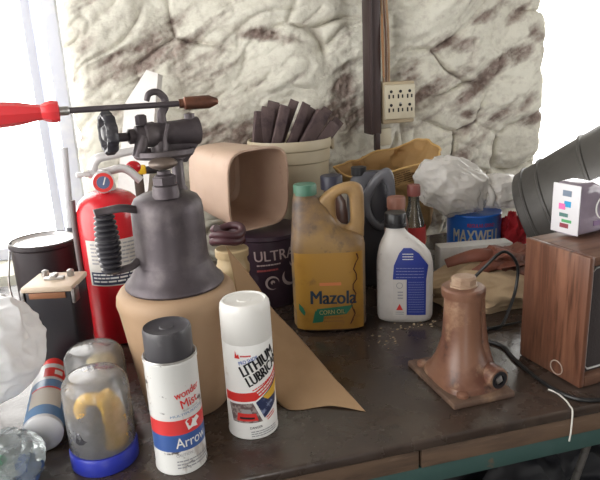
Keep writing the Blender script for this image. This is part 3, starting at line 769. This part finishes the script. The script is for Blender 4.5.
quad(jf(.0011), [(-.030, .034), (.030, .038), (.044, .056), (-.024, .050)], 12, 3, gb); quad(jf(.0011), [(-.034, .022), (-.014, .024), (-.010, .046), (-.028, .046)], 6, 3, gb)
gb = gb.build('green_leaf_banner', M_['grn'], lb, fix=False)
words('CORN OIL', jf(.0016), -.020, .0385, .048, .0085, mat('pale_print', (.50, .42, .16), .5), gb, 2, bold=.015, sub=1)
poly(jf(.0011), [(-.058, .048), (-.054, .042), (-.048, .036), (-.046, .043), (-.050, .052), (-.058, .060)]).build('leaf', M_['grn'], lb, fix=False)
microtext(jf(.0011), -.012, .030, .036, 2, .007, mat('brown_print', (.25, .12, .03), .5), lb, 0, .003)
rect(jf(.0011), -.018, .0955, .022, .1015, 10, 1).build('red_print', mat('faded_red_print', (.62, .20, .07), .5), lb, fix=False)
db = B()
ys_ = [(.050+.004*math.sin(k*1.7)-.0007*k, .155-k*.0098) for k in range(15)]
for (u1, v1), (u2, v2) in zip(ys_, ys_[1:]): quad(jf(.0014), [(u1, v1), (u1+.0025+.001*math.sin(v1*300), v1), (u2+.0022, v2), (u2, v2)], 1, 1, db)
db.build('oil_drip', mat('dark_red_oil_stain', (.06, .012, .008), .3), lb, fix=False)
# paper tag hanging at the handle
# ------------------------------------------------------------------ white motor oil bottle
o = thing('oil_bottle', 'white plastic oil bottle with black cap and blue back label', 'bottle', (.4585, 1.018, T), -23)
M_['wplast'] = mat('dirty_white_plastic', (.66, .63, .60), .4, layers=[((.50, .46, .43), 8, .45, .7, None), ((.28, .23, .21), 30, .64, .76, None)])
secs = []
for z, x0, x1, b_, n in ((0, -.044, .046, .024, 3.4), (.004, -.050, .051, .028, 3.8), (.012, -.053, .054, .030, 4), (.05, -.053, .054, .030, 4), (.10, -.053, .0545, .030, 4), (.118, -.0525, .0535, .030, 4), (.132, -.051, .050, .029, 3.8), (.146, -.048, .040, .028, 3.4), (.158, -.044, .027, .025, 3), (.168, -.039, .014, .022, 2.6), (.176, -.036, .005, .0195, 2.2), (.182, -.035, .001, .018, 2), (.190, -.035, .001, .018, 2)):
    secs.append(superell((x1-x0)/2, b_, n, z, (x0+x1)/2))
B().loft(secs).build('body', M_['wplast'], o)
B().lathe([(0, .187), (.0215, .187), (.0215, .193), (.0205, .194), (.0205, .211), (.019, .2135), (.012, .2135), (0, .2125)], 40, (-.017, 0, 0), lobes=24, lamp=.01).build('cap', M_['black'], o)
def wf(off):
    def g(u, v):
        c_, a_, b_, n = .0005, .0537, .030, 4
        if v > .118:
            k = min(1, (v-.118)/.05); b_ = .030-.007*k*k
            a_ = .0537-.002*k; n = 4-1.2*k
        t = min(.98, abs(u-c_)/a_)
        return Vector((u, -b_*(1-t**n)**(1/n)-off, v))
    return g
M_['blab'] = mat('blue_label_ink', (.025, .045, .27), .38)
lbm = B()
quad(wf(.0012), [(.004, .018), (.040, .018), (.040, .090), (.004, .090)], 8, 4, lbm)
quad(wf(.0012), [(-.022, .090), (.040, .090), (.044, .118), (-.020, .118)], 12, 3, lbm)
quad(wf(.0022), [(-.020, .118), (.044, .118), (.026, .142), (-.010, .142)], 12, 3, lbm)
quad(wf(.0032), [(-.010, .142), (.026, .142), (.012, .152), (-.002, .152)], 8, 2, lbm)
bl = lbm.build('blue_label', M_['blab'], o, fix=False)
microtext(wf(.0018), .007, .084, .030, 13, .005, mat('pale_blue_print', (.16, .19, .42), .5), bl, 0, .0016)
microtext(wf(.0018), -.016, .112, .052, 4, .006, mat('soft_blue_print', (.30, .33, .55), .5), bl, 0, .0011)
microtext(wf(.0040), -.004, .140, .020, 3, .005, M_['whiteink'], bl, 0, .0016)
wl_ = rect(wf(.001), -.022, .016, .003, .089, 6, 6).build('pale_label', mat('pale_label_paper', (.62, .59, .56), .5), o, fix=False)
poly(wf(.0016), [(-.016, .028), (-.003, .028), (-.0095, .041)]).build('red_triangle', M_['redink'], wl_, fix=False)
microtext(wf(.0016), -.013, .063, .010, 3, .006, M_['greyink'], wl_, 0, .003)
microtext(wf(.0016), -.017, .023, .016, 2, .004, M_['greyink'], wl_, 0, .0015)
rg = B(); rg.grid(lambda s, t: wf(.0016)(-.0095+(.005+.0012*t)*math.cos(2*PI*s), .078+(.005+.0012*t)*math.sin(2*PI*s)), 24, 1); rg.build('ring_mark', M_['greyink'], wl_, fix=False)
# ------------------------------------------------------------------ bottles behind
o = thing('bottle', 'bottle with dark ribbed cap peeking over the dirty yellow jug', 'bottle', (.363, 1.165, T))
B().lathe([(0, 0), (.030, 0), (.032, .004), (.032, .19), (.028, .215), (.017, .232), (.016, .245), (0, .245)], 32).build('body', mat('dark_amber_plastic', (.10, .045, .03), .35), o)
B().lathe([(0, .242), (.0225, .242), (.0225, .268), (.021, .270), (0, .270)], 36, lobes=18, lamp=.015).build('cap', mat('blue_black_cap', (.03, .03, .05), .45), o)
o = thing('bottle', 'slim bottle with pinkish brown cap right behind the white oil bottle', 'bottle', (.482, 1.110, T))
B().lathe([(0, 0), (.022, 0), (.024, .004), (.024, .17), (.018, .195), (.0155, .203), (0, .203)], 32).build('body', mat('brown_plastic', (.16, .075, .05), .4), o)
B().lathe([(0, .201), (.0185, .201), (.0185, .221), (.017, .2235), (0, .224)], 36, lobes=18, lamp=.015).build('cap', mat('pinkish_brown_cap', (.26, .11, .075), .5), o)
M_['bglass'] = clear_mat('dusty_bottle_glass', (.80, .84, .80), .25, (.45, .43, .38), .1, .25)
o = thing('glass_bottle', 'small clear glass bottle with brown cap and red label', 'bottle', (.556, 1.185, T))
B().lathe([(0, 0), (.024, 0), (.026, .004), (.026, .125), (.022, .150), (.014, .180), (.012, .190), (.012, .210), (0, .210)], 32).build('body', M_['bglass'], o)
B().lathe([(0, .205), (.0145, .205), (.0145, .226), (.013, .229), (0, .229)], 28).build('cap', mat('red_brown_cap', (.22, .06, .05), .45), o)
rect(cyl(.0262, .0004), -.05, .095, .05, .138, 20, 2).build('label', mat('red_label', (.42, .03, .03), .5), o, fix=False)
# graphite jug with handle
M_['graph'] = mat('graphite_plastic', (.075, .075, .088), .38, layers=[((.12, .115, .12), 6, .5, .7, None)])
o = thing('oil_jug', 'dark grey plastic jug with large loop handle behind the white bottle', 'jug', (.470, 1.225, T), -20)
secs = []
for z, x0, x1, b_, n in ((0, -.05, .05, .034, 3.4), (.006, -.053, .053, .037, 4), (.10, -.053, .053, .037, 4), (.145, -.053, .050, .036, 3.6), (.19, -.052, .046, .030, 3), (.225, -.049, .042, .026, 2.6), (.245, -.040, .036, .020, 2.4), (.258, -.030, .030, .013, 2)):
    secs.append([q + Vector((0, .016, 0)) for q in superell((x1-x0)/2, b_, n, z, (x0+x1)/2)])
B().loft(secs).build('body', M_['graph'], o)
px_ = lambda x, y: ((x-375)*.00215, (240-y)*.00232+.108)
ringhandle([px_(*q) for q in ((399, 215), (400, 192), (398, 176), (391, 170), (378, 178), (368, 193), (366, 206), (372, 221), (386, 229))],
           [px_(*q) for q in ((392, 213), (392, 196), (390, 186), (386, 183), (381, 189), (376, 198), (375, 207), (379, 217), (386, 222))], .013, -.024).build('handle', mat('lighter_graphite_plastic', (.12, .12, .135), .38), o)
B().lathe([(0, .250), (.017, .250), (.017, .268), (0, .270)], 28, (-.024, .016, 0)).build('cap', M_['black'], o)
# ------------------------------------------------------------------ tan bin lying on a dark pail
M_['binp'] = mat('dusty_tan_bin_plastic', (.52, .37, .275), .5, layers=[((.43, .29, .215), 5, .4, .65, None), ((.36, .22, .16), 24, .62, .75, None)])
axis_out = Vector((.42, -.90, -.06)).normalized()         # the way its mouth points
xz = Vector((0, 0, 1)); s1 = axis_out.cross(xz).normalized(); s2 = s1.cross(axis_out).normalized()
mouth = Vector((.216, 1.185, 1.152)); base = Vector((.145, 1.33, 1.062))
o = thing('bin', 'dusty tan plastic bin lying on its side, mouth facing out', 'bin', base)
bb = B(); secs = []
def binsec(d, a, b_, n): 
    return [mouth - axis_out*d + s1*v.x + s2*v.y - base for v in [Vector((q.x, q.y, 0)) for q in superell(a, b_, n, 0, seg=56)]]
secs = [binsec(.0, .076, .083, 4.2), binsec(.004, .0765, .0835, 4.2), binsec(.012, .074, .081, 4.2), binsec(.10, .069, .076, 4), binsec(.168, .065, .072, 3.8), binsec(.176, .058, .066, 3.6)]
inner = [binsec(.170, .054, .062, 3.6), binsec(.162, .062, .069, 3.8), binsec(.10, .066, .073, 4), binsec(.010, .0715, .0785, 4.2), binsec(.0, .0725, .0795, 4.2)]
bb.loft(secs+inner+[secs[0]], cap=False)
bb.bm.faces.ensure_lookup_table()
bmesh.ops.remove_doubles(bb.bm, verts=bb.bm.verts, dist=1e-6)
bb2 = bb.build('shell', M_['binp'], o)
fl = B(); fl.loft([binsec(.1705, .0545, .0625, 3.6), binsec(.1755, .0575, .0655, 3.6)]); fl.build('bottom', M_['binp'], o)

M_['ultra'] = mat('dark_purple_pail', (.035, .018, .030), .4, layers=[((.065, .04, .055), 8, .5, .7, None)])
o = thing('pail', 'dark purple pail with pale lettering under the tan bin', 'pail', (.232, 1.235, T), -11)
B().lathe([(0, 0), (.074, 0), (.076, .003), (.080, .145), (.0835, .148), (.0835, .156), (.078, .158), (0, .156)], 56).build('body', M_['ultra'], o)
F = cyl(.0785, .0012)
M_['pale'] = mat('pale_pink_print', (.42, .33, .32), .5)
words('ULTRA', F, -.026, .104, .088, .022, M_['pale'], o, 2, bold=.012, sub=1)
microtext(F, -.022, .094, .05, 1, .006, M_['pale'], o, 3, .003)
microtext(F, -.022, .082, .044, 1, .006, mat('red_print_dim', (.3, .06, .06), .5), o, 3, .004)
sw = B()
for (u, v, r0, r1, a0_, a1_) in ((.010, .056, .012, .017, 0, 5.2), (.052, .070, .018, .025, 2.6, 5.4), (.010, .056, .002, .007, 0, 4.0), (.058, .098, .008, .012, 3.0, 6.0)):
    sw.grid(lambda s, t: F(u+(r0+(r1-r0)*t*math.sin(PI*s))*math.cos(a0_+(a1_-a0_)*s), v+(r0+(r1-r0)*t*math.sin(PI*s))*math.sin(a0_+(a1_-a0_)*s)), 20, 1)
sw.build('swirl_print', M_['pale'], o, fix=False)

# yellowed jar with a dark red hose coil on it
M_['ojar'] = mat('yellowed_tan_plastic', (.55, .42, .24), .45, layers=[((.40, .28, .15), 12, .5, .7, None)])
o = thing('canister', 'yellowed tan canister below the dark hose coil', 'canister', (.133, 1.055, T))
B().lathe([(0, 0), (.027, 0), (.029, .004), (.029, .125), (.031, .128), (.031, .140), (.028, .146), (.027, .158), (0, .160)], 36).build('body', M_['ojar'], o)
B().lathe([(0, .158), (.0305, .158), (.031, .160), (.031, .171), (.029, .173), (0, .173)], 36).build('lid', M_['ojar'], o)
cp = []
for k in range(64):
    t = k/63*2*PI*2.6; rr = .026-.002*math.sin(t*1.3)
    cp.append((rr*math.cos(t), rr*math.sin(t)*.8, .009+.012*k/63*2.4+.004*math.sin(t*2)))
tag(B().tube(cp, .0075, 10, smooth=False).build('hose_coil', mat('dark_maroon_rubber', (.075, .028, .035), .45), loc=(.128, 1.055, T+.1735)), 'coil of dark maroon hose on the tan canister behind the torch', 'hose')

# ------------------------------------------------------------------ white bucket with scrap wood
M_['bucketp'] = mat('yellowed_white_plastic', (.52, .45, .32), .45, layers=[((.44, .36, .25), 5, .45, .7, None)])
BX, BY = .343, 1.435
o = thing('bucket', 'tall yellowed white bucket full of dark wood scraps', 'bucket', (BX, BY, T))
B().lathe([(0, 0), (.078, 0), (.081, .004), (.095, .267), (.098, .270), (.0985, .297), (.102, .300), (.103, .317), (.101, .322), (.098, .321), (.095, .29), (.079, .008), (0, .006)], 64).build('body', M_['bucketp'], o)
B().box((.104, -.012, .304), (.008, .024, .030), .003).build('ear', M_['bucketp'], o)
M_['scrap'] = mat('dark_bark_wood', (.085, .055, .055), .8, layers=[((.14, .10, .095), 14, .45, .65, (1, 1, .3)), ((.05, .03, .035), 30, .5, .65, None)], bump=.4, bscale=50)
sr = random.Random(5)
for k in range(14):
    x = -.078+.0115*k; y = (-.042, .002, .044)[k % 3] ; y = max(-math.sqrt(max(0, .078**2-x*x)), min(math.sqrt(max(0, .078**2-x*x)), y))
    tilt = 10+k*2.6; ln = .075+.045*math.sin(PI*(k+2)/16)+sr.uniform(-.012, .012); wd = sr.uniform(.020, .034)
    kb = B(); kb.box((0, 0, ln/2-.015), (wd, sr.uniform(.010, .018), ln+.07), .002)
    mr = rot('Y', tilt) @ rot('X', (-3, 0, 3)[k % 3]) @ rot('Z', sr.uniform(-14, 14))
    for v in kb.bm.verts: v.co = mr @ (v.co + Vector((.002*noise.noise(v.co*60), .002*noise.noise(v.co*60+Vector((5, 0, 0))), .004*noise.noise(v.co*80))))
    w_ = kb.build('wood_scrap', M_['scrap'], loc=(BX+x*.92-.012, BY+y*.8, T+.276))
    tag(w_, 'rough dark wood scrap sticking out of the yellowed white bucket', 'wood scrap', 'wood scraps in the bucket')

# ------------------------------------------------------------------ brown paper bag, cellophane, coffee can
M_['brownbag'] = mat('brown_bag_paper', (.44, .27, .11), .75, layers=[((.34, .20, .08), 8, .45, .7, None)], bump=.12, bscale=25)
o = thing('paper_bag', 'open brown paper bag with painted gold-lit rim against the stone wall', 'paper bag', (.600, 1.440, T))
def bagsec(z, x0, x1, y0, y1, seed, jit, tilt=0):
    pts = []
    for k in range(64):
        t = 2*PI*k/64; c_, s_ = math.cos(t), math.sin(t)
        x = (x0+x1)/2 + (x1-x0)/2*math.copysign(abs(c_)**.5, c_); y = (y0+y1)/2 + (y1-y0)/2*math.copysign(abs(s_)**.5, s_)
        j = noise.noise(Vector((x*18, y*18, z*14+seed)))
        j2 = noise.noise(Vector((x*30+9, z*30, seed)))
        pts.append(Vector((x+j*jit, y+j2*jit, z + tilt*(x) + .10*(y+.05)*(1 if tilt else 0) + (j2*.012 if tilt else 0))))
    return pts
S_ = [(0, -.030, .095, -.050, .055, 1, .004, 0), (.07, -.040, .105, -.055, .06, 1, .012, 0), (.14, -.055, .115, -.060, .065, 2, .014, 0), (.185, -.085, .118, -.070, .080, 3, .016, .10),
      (.218, -.110, .122, -.080, .080, 4, .018, .20), (.244, -.122, .124, -.092, .085, 5, .016, .24)]
BL = []
for k in range(31):
    t = k/30*(len(S_)-1); i0 = min(int(t), len(S_)-2); fr_ = t-i0
    q = [a_*(1-fr_)+b_*fr_ for a_, b_ in zip(S_[i0], S_[i0+1])]; q[5] = 2
    BL.append([p_ + Vector((p_.x-.02, p_.y, 0)).normalized()*(.017*(ridged(p_+Vector((k*.0, 3, 0)), 11)-.55)+.006*(ridged(p_, 27)-.5))*min(1, .35+k/20) for p_ in bagsec(*q)])
bb = B(); bb.loft(BL, cap=False)
bb.build('bag_wall', M_['brownbag'], o, thick=.0012, ang=24)
B().tube([q + Vector((0, 0, .003*noise.noise(q*60))) for q in BL[-1][::2]], .0026, 8, closed=True).build('rolled_rim', mat('painted_lit_rim', (.62, .40, .15), .6), o)  # light catching the bag's edge is put into this gold colour
pn = [BL[k][i] for k in (19, 29) for i in (46, 54)]
def pf(u, v):
    a_ = pn[0].lerp(pn[1], u); b_ = pn[2].lerp(pn[3], u); return a_.lerp(b_, v) + Vector((.002, -.0045, 0))
microtext(pf, .1, .85, .8, 6, .14, mat('dark_bag_print', (.16, .09, .04), .7), o, 0, .06)
M_['cello'] = clear_mat('crinkled_cellophane', (.93, .92, .90), .90, (.95, .92, .88), .25, .09, .3)
o = thing('cellophane_bag', 'crinkled clear plastic bag twisted shut on the blue coffee can', 'bag', (.762, 1.310, T+.137))
def crk(seed, a=.16, s=1.2): return lambda n: a*(ridged(n+Vector((seed, 0, 0)), s)-.5) + a*.4*(ridged(n+Vector((0, seed, 2)), s*2.4)-.5) + .02*(ridged(n*1.0+Vector((0, 0, seed)), s*6)-.5)
lb1 = B().blob((-.045, 0, .050), (.100, .060, .068), 6, crk(3), m=rot('Y', 24), floor=-.05).build('large_lobe', M_['cello'], o)
B().blob((.086, -.004, .026), (.066, .05, .046), 6, crk(7), m=rot('Y', 8), floor=-.012).build('small_lobe', M_['cello'], o)
B().tube([(.030, -.030, .055), (.036, -.048, .030), (.034, -.042, .006)], lambda t: .006+.004*t, 10).build('twist', M_['cello'], o)
M_['blue'] = mat('blue_tin_print', (.03, .16, .62), .3, layers=[((.02, .10, .42), 8, .5, .7, None)])
o = thing('coffee_can', 'blue coffee can under the crinkled plastic bag', 'can', (.784, 1.318, T), -28)
B().lathe([(0, 0), (.062, 0), (.0675, .002), (.066, .005), (.066, .114), (.0675, .117), (.066, .120), (.062, .118), (0, .117)], 48).build('body', M_['blue'], o)
F = cyl(.066, .0006)
words('MAXWELL', F, -.056, .052, .124, .033, mat('cream_print_letters', (.62, .58, .46), .4), o, 0, bold=.03, sub=1)
words('REGULAR GRIND', F, -.018, .092, .068, .009, M_['redink'], o, 0, bold=.012, sub=1)
# white carton in front, red cloth beside
o = tag(B().box((0, 0, .043), (.168, .040, .086), .002).build('carton', mat('white_card', (.68, .67, .65), .6, layers=[((.55, .52, .49), 9, .5, .7, None)]), loc=(.694, 1.165, T), ), 'flat white carton standing in front of the blue coffee can', 'carton')
o.rotation_euler = (0, 0, R(-8))
tag(B().blob((0, 0, .045), (.036, .028, .058), 5, crump(3, .3, 1.6), floor=.001).build('red_cloth', mat('red_cloth_weave', (.50, .02, .03), .8), loc=(.880, 1.30, T)), 'crumpled red cloth beside the blue coffee can', 'cloth')

# canvas heap and leather glove
M_['canvas'] = mat('tan_canvas', (.43, .31, .19), .9, layers=[((.31, .21, .12), 10, .45, .7, None)], bump=.25, bscale=80)
tag(B().blob((0, 0, .035), (.125, .085, .046), 6, lambda n: .24*(ridged(n+Vector((2, 1, 0)), 1.2)-.5)+.10*(ridged(n+Vector((5, 0, 0)), 2.8)-.5), floor=.001).build('canvas_bundle', M_['canvas'], loc=(.655, 1.04, T), ), 'folded tan canvas bundle lying behind the rusty jack', 'canvas')
M_['leather'] = mat('red_brown_leather', (.17, .052, .03), .6, layers=[((.075, .03, .02), 14, .45, .65, None), ((.24, .11, .08), 20, .62, .75, None)], bump=.2, bscale=60)
o = thing('leather_glove', 'crumpled red-brown leather glove on the tan canvas bundle', 'glove', (.695, 1.035, T+.075), -14)
B().blob((.01, 0, .012), (.064, .050, .026), 6, lambda n: .34*(ridged(n+Vector((1, 3, 0)), 1.5)-.5)+.14*(ridged(n+Vector((5, 0, 7)), 3.4)-.5)).build('palm', M_['leather'], o)
B().tube([(-.03, .0, .016), (-.06, -.004, .024), (-.095, .002, .016), (-.125, .004, .006)], lambda t: .017-.007*t, 12, flat=.7).build('finger', M_['leather'], o)
B().tube([(-.02, -.025, .012), (-.05, -.036, .010), (-.078, -.036, -.004)], lambda t: .014-.004*t, 12, flat=.8).build('finger', M_['leather'], o)
B().tube([(.02, -.038, .002), (.030, -.056, -.012), (.026, -.064, -.030)], lambda t: .015-.004*t, 12, flat=.8).build('finger', M_['leather'], o)
B().tube([(.05, -.02, .010), (.078, -.034, -.002), (.10, -.030, -.018)], lambda t: .016-.003*t, 12, flat=.8).build('thumb', M_['leather'], o)

# ------------------------------------------------------------------ rusty jack
M_['rust'] = mat('tan_rust_iron', (.215, .105, .065), .40, layers=[((.13, .050, .032), 11, .44, .58, None), ((.42, .27, .17), 17, .52, .66, None), ((.07, .035, .025), 45, .60, .72, None)], bump=.10, bscale=40, spec=.6, rvar=(12, .3, .5))
o = thing('jack', 'rust-brown cast iron screw jack on a square base plate', 'jack', (.434, .760, T), 2)
B().box((.0, 0, .005), (.102, .148, .010), .003).build('base_plate', mat('dark_rusty_plate', (.11, .065, .045), .6, layers=[((.30, .19, .12), 12, .5, .7, None)], bump=.3), o)
secs = []
cx, cy = .002, -.004
for z, a, b_, n in ((.010, .047, .060, 3.4), (.018, .046, .058, 3.2), (.022, .043, .052, 2.8), (.034, .0425, .046, 2.4), (.046, .0395, .041, 2.1), (.060, .0360, .0365, 2), (.078, .031, .031, 2), (.10, .0295, .0295, 2), (.140, .028, .028, 2), (.150, .028, .028, 2), (.1515, .0315, .0315, 2), (.158, .0325, .0325, 2), (.164, .0325, .0325, 2), (.167, .030, .030, 2), (.168, .022, .022, 2)):
    secs.append(superell(a, b_, n, .01+(z-.01)*.95, cx, cy))
B().loft(secs).build('column', M_['rust'], o)
B().tube([(.023, -.016, .145), (.024, -.017, .10), (.028, -.022, .055), (.034, -.034, .02)], lambda t: .0075+.005*t, 12).build('rib', M_['rust'], o)
kn = B(); kn.lathe([(0, .157), (.0205, .157), (.0205, .162), (.018, .163), (.0185, .172), (.015, .175), (0, .176)], 8, (cx, cy, 0), lobes=2, lamp=.10); kn.build('screw_head', mat('pale_worn_iron', (.42, .30, .21), .5, layers=[((.30, .18, .12), 20, .5, .7, None)]), o, ang=25)
bo = rot('Z', 8) @ rot('X', 90)
bs = B().lathe([(.018, -.012), (.0175, .02), (.0165, .024), (.0125, .0245), (.0115, .018), (0, .018)], 32, (.027, -.038, .027), bo).build('socket_boss', M_['rust'], o)
B().lathe([(.0085, .0195), (.0135, .0195), (.0135, .0255), (.0085, .0255), (.0085, .0195)], 28, (.027, -.038, .027), bo).build('socket_ring', M_['ink'], bs)
B().box(Vector((.027, -.038, .027)) + bo @ Vector((0, 0, .021)), (.011, .011, .008), .001, m=bo @ rot('Z', 20)).build('drive_stub', M_['steel'], bs)
for bx_, by_ in ((-.028, -.058), (-.036, .05), (.04, .05)):
    B().lathe([(0, .0095), (.009, .0095), (.009, .015), (.006, .0175), (0, .018)], 12, (bx_, by_, 0)).build('bolt', M_['rust'], o)

# ------------------------------------------------------------------ wooden speaker cabinet
def wood(name, c1, c2, stretch):
    m, nt, out = nodes(name); p = nt.nodes.new('ShaderNodeBsdfPrincipled'); nt.links.new(p.outputs[0], out.inputs[0])
    f1 = noise_node(nt, 8, 8, .65, stretch, .6); f2 = noise_node(nt, 30, 4, .6, stretch)
    c = mix(nt, ramp(nt, f1, .35, .65), c1, c2); c = mix(nt, ramp(nt, f2, .5, .75), c, tuple(x*.55 for x in c1))
    nt.links.new(c, p.inputs['Base Color']); p.inputs['Roughness'].default_value = .34
    return m
M_['walnut'] = wood('walnut_veneer', (.095, .036, .021), (.235, .105, .062), (1, 4, .35))
M_['walnut2'] = wood('walnut_veneer_across', (.10, .05, .035), (.22, .12, .08), (.35, 4, 4))
o = thing('speaker', 'walnut veneer speaker cabinet with dark front at the bench edge', 'speaker', (.587, .676, T+.0015), 7)
W, D, Hh = .30, .128, .205
B().box((.005, D/2, Hh/2), (.010, D, Hh), .0025).build('side_panel', M_['walnut'], o)
B().box((W-.005, D/2, Hh/2), (.010, D, Hh), .0025).build('side_panel', M_['walnut'], o)
B().box((W/2, D/2, Hh-.007), (W-.0205, D, .014), .002).build('top_panel', M_['walnut2'], o)
B().box((W/2, D/2, .009), (W-.0205, D, .018), .002).build('bottom_panel', M_['walnut2'], o)
B().box((W/2, D-.006, Hh/2), (W-.0205, .008, Hh-.033)).build('back_panel', M_['black'], o)
B().box((W/2, .014, Hh/2), (W-.0205, .006, Hh-.033)).build('grille', mat('dark_grille_cloth', (.035, .025, .025), .8, bump=.3, bscale=300), o)
fr = B(); z0, z1, x0, x1 = .024, Hh-.020, .0165, W-.0165
fr.tube([(x0+.006, .009, z0), (x1-.006, .009, z0), (x1, .009, z0+.006), (x1, .009, z1-.006), (x1-.006, .009, z1), (x0+.006, .009, z1), (x0, .009, z1-.006), (x0, .009, z0+.006)], .0016, 8, closed=True, smooth=False)
fr.build('silver_trim', mat('silver_trim_metal', (.62, .62, .62), .3, metal=.7), o)
rg = B(); rg.tube([(-.0012, .045+.012*math.cos(t*PI/12), .015+.011*math.sin(t*PI/12)) for t in range(24)], .0009, 6, closed=True, smooth=False)
rg.build('ring_mark', mat('pale_ring_stain', (.45, .36, .30), .5), o)

# ink packet on the cabinet
M_['lilac'] = clear_mat('lilac_blister_plastic', (.86, .82, .90), .55, (.62, .52, .64), .12, .2, .35)
o = thing('ink_packet', 'clear lilac packet with coloured swatches on top of the walnut speaker', 'packet', (.626, .782, T+.2110), 12)
bb = B(); secs = []
for x, h, d in ((.0, .080, .052), (.004, .082, .054), (.03, .084, .054), (.055, .072, .052), (.10, .080, .054), (.20, .074, .05)):
    secs.append([Vector((x, q.x, q.y+h/2)) for q in superell(d/2, h/2, 6, 0, seg=32)])
bb.loft(secs); bb.build('blister', M_['lilac'], o)
cd = B(); cd.box((-.0015, 0, .041), (.002, .051, .078), .0008); cd = cd.build('card', mat('white_glossy_card', (.74, .73, .76), .3), o)
for (y, z, w, h, c_) in ((-.002, .055, .016, .008, (.20, .25, .33)), (-.004, .041, .012, .008, (.04, .35, .65)), (.006, .037, .012, .008, (.80, .18, .45)), (.002, .026, .016, .005, (.10, .22, .20)), (-.004, .0185, .018, .004, (.10, .40, .16)), (.0, .012, .016, .006, (.28, .06, .08))):
    B().box((-.0029, y, z*1.2), (.0006, w, h*1.15)).build('swatch', mat('swatch_ink', c_, .35), cd)
B().box((.09, -.0272, .018), (.12, .0008, .008)).build('purple_stripe', mat('purple_print', (.22, .13, .26), .4), o)
bb = B(); bb.tube([(.05+.018*math.cos(k*.3), -.0285, .042+.018*math.sin(k*.3)) for k in range(4, 18)], .0012, 6); bb.build('curved_mark', M_['whiteink'], o)

# ------------------------------------------------------------------ tilted metal pail
M_['galv'] = mat('dark_galvanised_metal', (.105, .10, .095), .5, metal=.3, layers=[((.065, .06, .058), 6, .45, .65, None)], rvar=(6, .4, .6))
ad_ = Vector((.60, -.65, .46)).normalized()
q = ad_.to_track_quat('Z', 'Y')
o = thing('metal_tub', 'dark metal tub tipped over behind the walnut speaker', 'tub', (.880, 1.205, T+.112), rot3=q.to_euler())
def wall_r(z): return .116+.125*z
prof = [(0, 0), (.112, 0)]
for z in (.004, .020, .022, .026, .028, .060, .062, .066, .068, .16, .162, .168, .170, .27):
    prof.append((wall_r(z)+(.0035 if z in (.022, .026, .062, .066, .162, .168) else 0), z))
prof += [(wall_r(.27)+.006, .272), (wall_r(.27)+.006, .278), (wall_r(.27)+.001, .281), (wall_r(.27)-.003, .276), (wall_r(.004)-.004, .006), (0, .005)]
B().lathe(prof, 72).build('body', M_['galv'], o)

cb = B(); cr2 = random.Random(3)
for k in range(46):
    a_ = cr2.gauss(0, 1); x, y = .455+.030*cr2.gauss(0, 1), .975+.008*cr2.gauss(0, 1)
    if k > 30: x, y = .385+.02*a_, .93+.02*cr2.gauss(0, 1)
    q = cr2.uniform(.0006, .0022)
    cb.blob((x-.45, y-.97, q*.6), (q*1.5, q, q*.7), 1, lambda n: .4*noise.noise(n*2+Vector((k, 0, 0))))
o = tag(cb.build('crumbs', mat('pale_sawdust', (.42, .33, .22), .9), loc=(.45, .97, T)), 'pale crumbs scattered on the bench at the foot of the white bottle', 'crumbs', kind='stuff')
# ------------------------------------------------------------------ cables and string
M_['cable'] = mat('black_cable', (.012, .012, .013), .4)
def cable(name, pts, r, m, label, cat):
    base = Vector(pts[0]); return tag(B().tube([Vector(p)-base for p in pts], r, 8).build(name, m, loc=base), label, cat)
zc = T+.0035
cable('cable', [(.512, .955, zc), (.541, .876, zc), (.560, .835, zc), (.552, .787, zc), (.548, .72, zc), (.556, .664, zc), (.585, .640, zc), (.66, .635, zc), (.80, .640, zc)], .0032, M_['cable'], 'thick black cable running round the foot of the walnut speaker', 'cable')
cable('cable', [(.477, .851, zc-.001), (.52, .878, zc-.001), (.575, .902, zc+.002), (.66, .905, zc+.004)], .0022, M_['cable'], 'thin black cable running from the rusty jack behind the speaker', 'cable')
cable('cable', [(.545, 1.0, zc), (.570, .985, .955), (.600, .962, 1.005), (.632, .952, 1.033), (.660, .950, 1.005), (.657, .945, .960), (.630, .925, .925), (.600, .905, zc), (.575, .91, zc)], .003, M_['cable'], 'black cable looping up over the tan canvas bundle', 'cable')
cable('string', [(.545, .690, T+.0015), (.550, .676, T+.0015), (.548, .655, T+.002), (.543, .640, T+.0025), (.541, .6315, T-.001), (.540, .630, T-.03), (.539, .6305, T-.048)], .0012, mat('white_string', (.72, .70, .64), .8), 'white string hanging over the worn front board of the bench', 'string')
# ------------------------------------------------------------------ light
w = bpy.data.worlds.new('overcast_sky'); bpy.context.scene.world = w; w.use_nodes = True
nt = w.node_tree; nt.nodes.clear()
bg = nt.nodes.new('ShaderNodeBackground'); ow = nt.nodes.new('ShaderNodeOutputWorld'); nt.links.new(bg.outputs[0], ow.inputs[0])
bg.inputs[0].default_value = (1.0, .985, .955, 1); bg.inputs[1].default_value = 5.6
sc = bpy.context.scene
sc.view_settings.view_transform = 'Standard'; sc.view_settings.look = 'None'; sc.view_settings.gamma = 1.0
sc.view_settings.exposure = 0.18; sc.view_settings.use_curve_mapping = False
sc.cycles.transparent_max_bounces = 24; sc.cycles.max_bounces = 10; sc.cycles.diffuse_bounces = 5
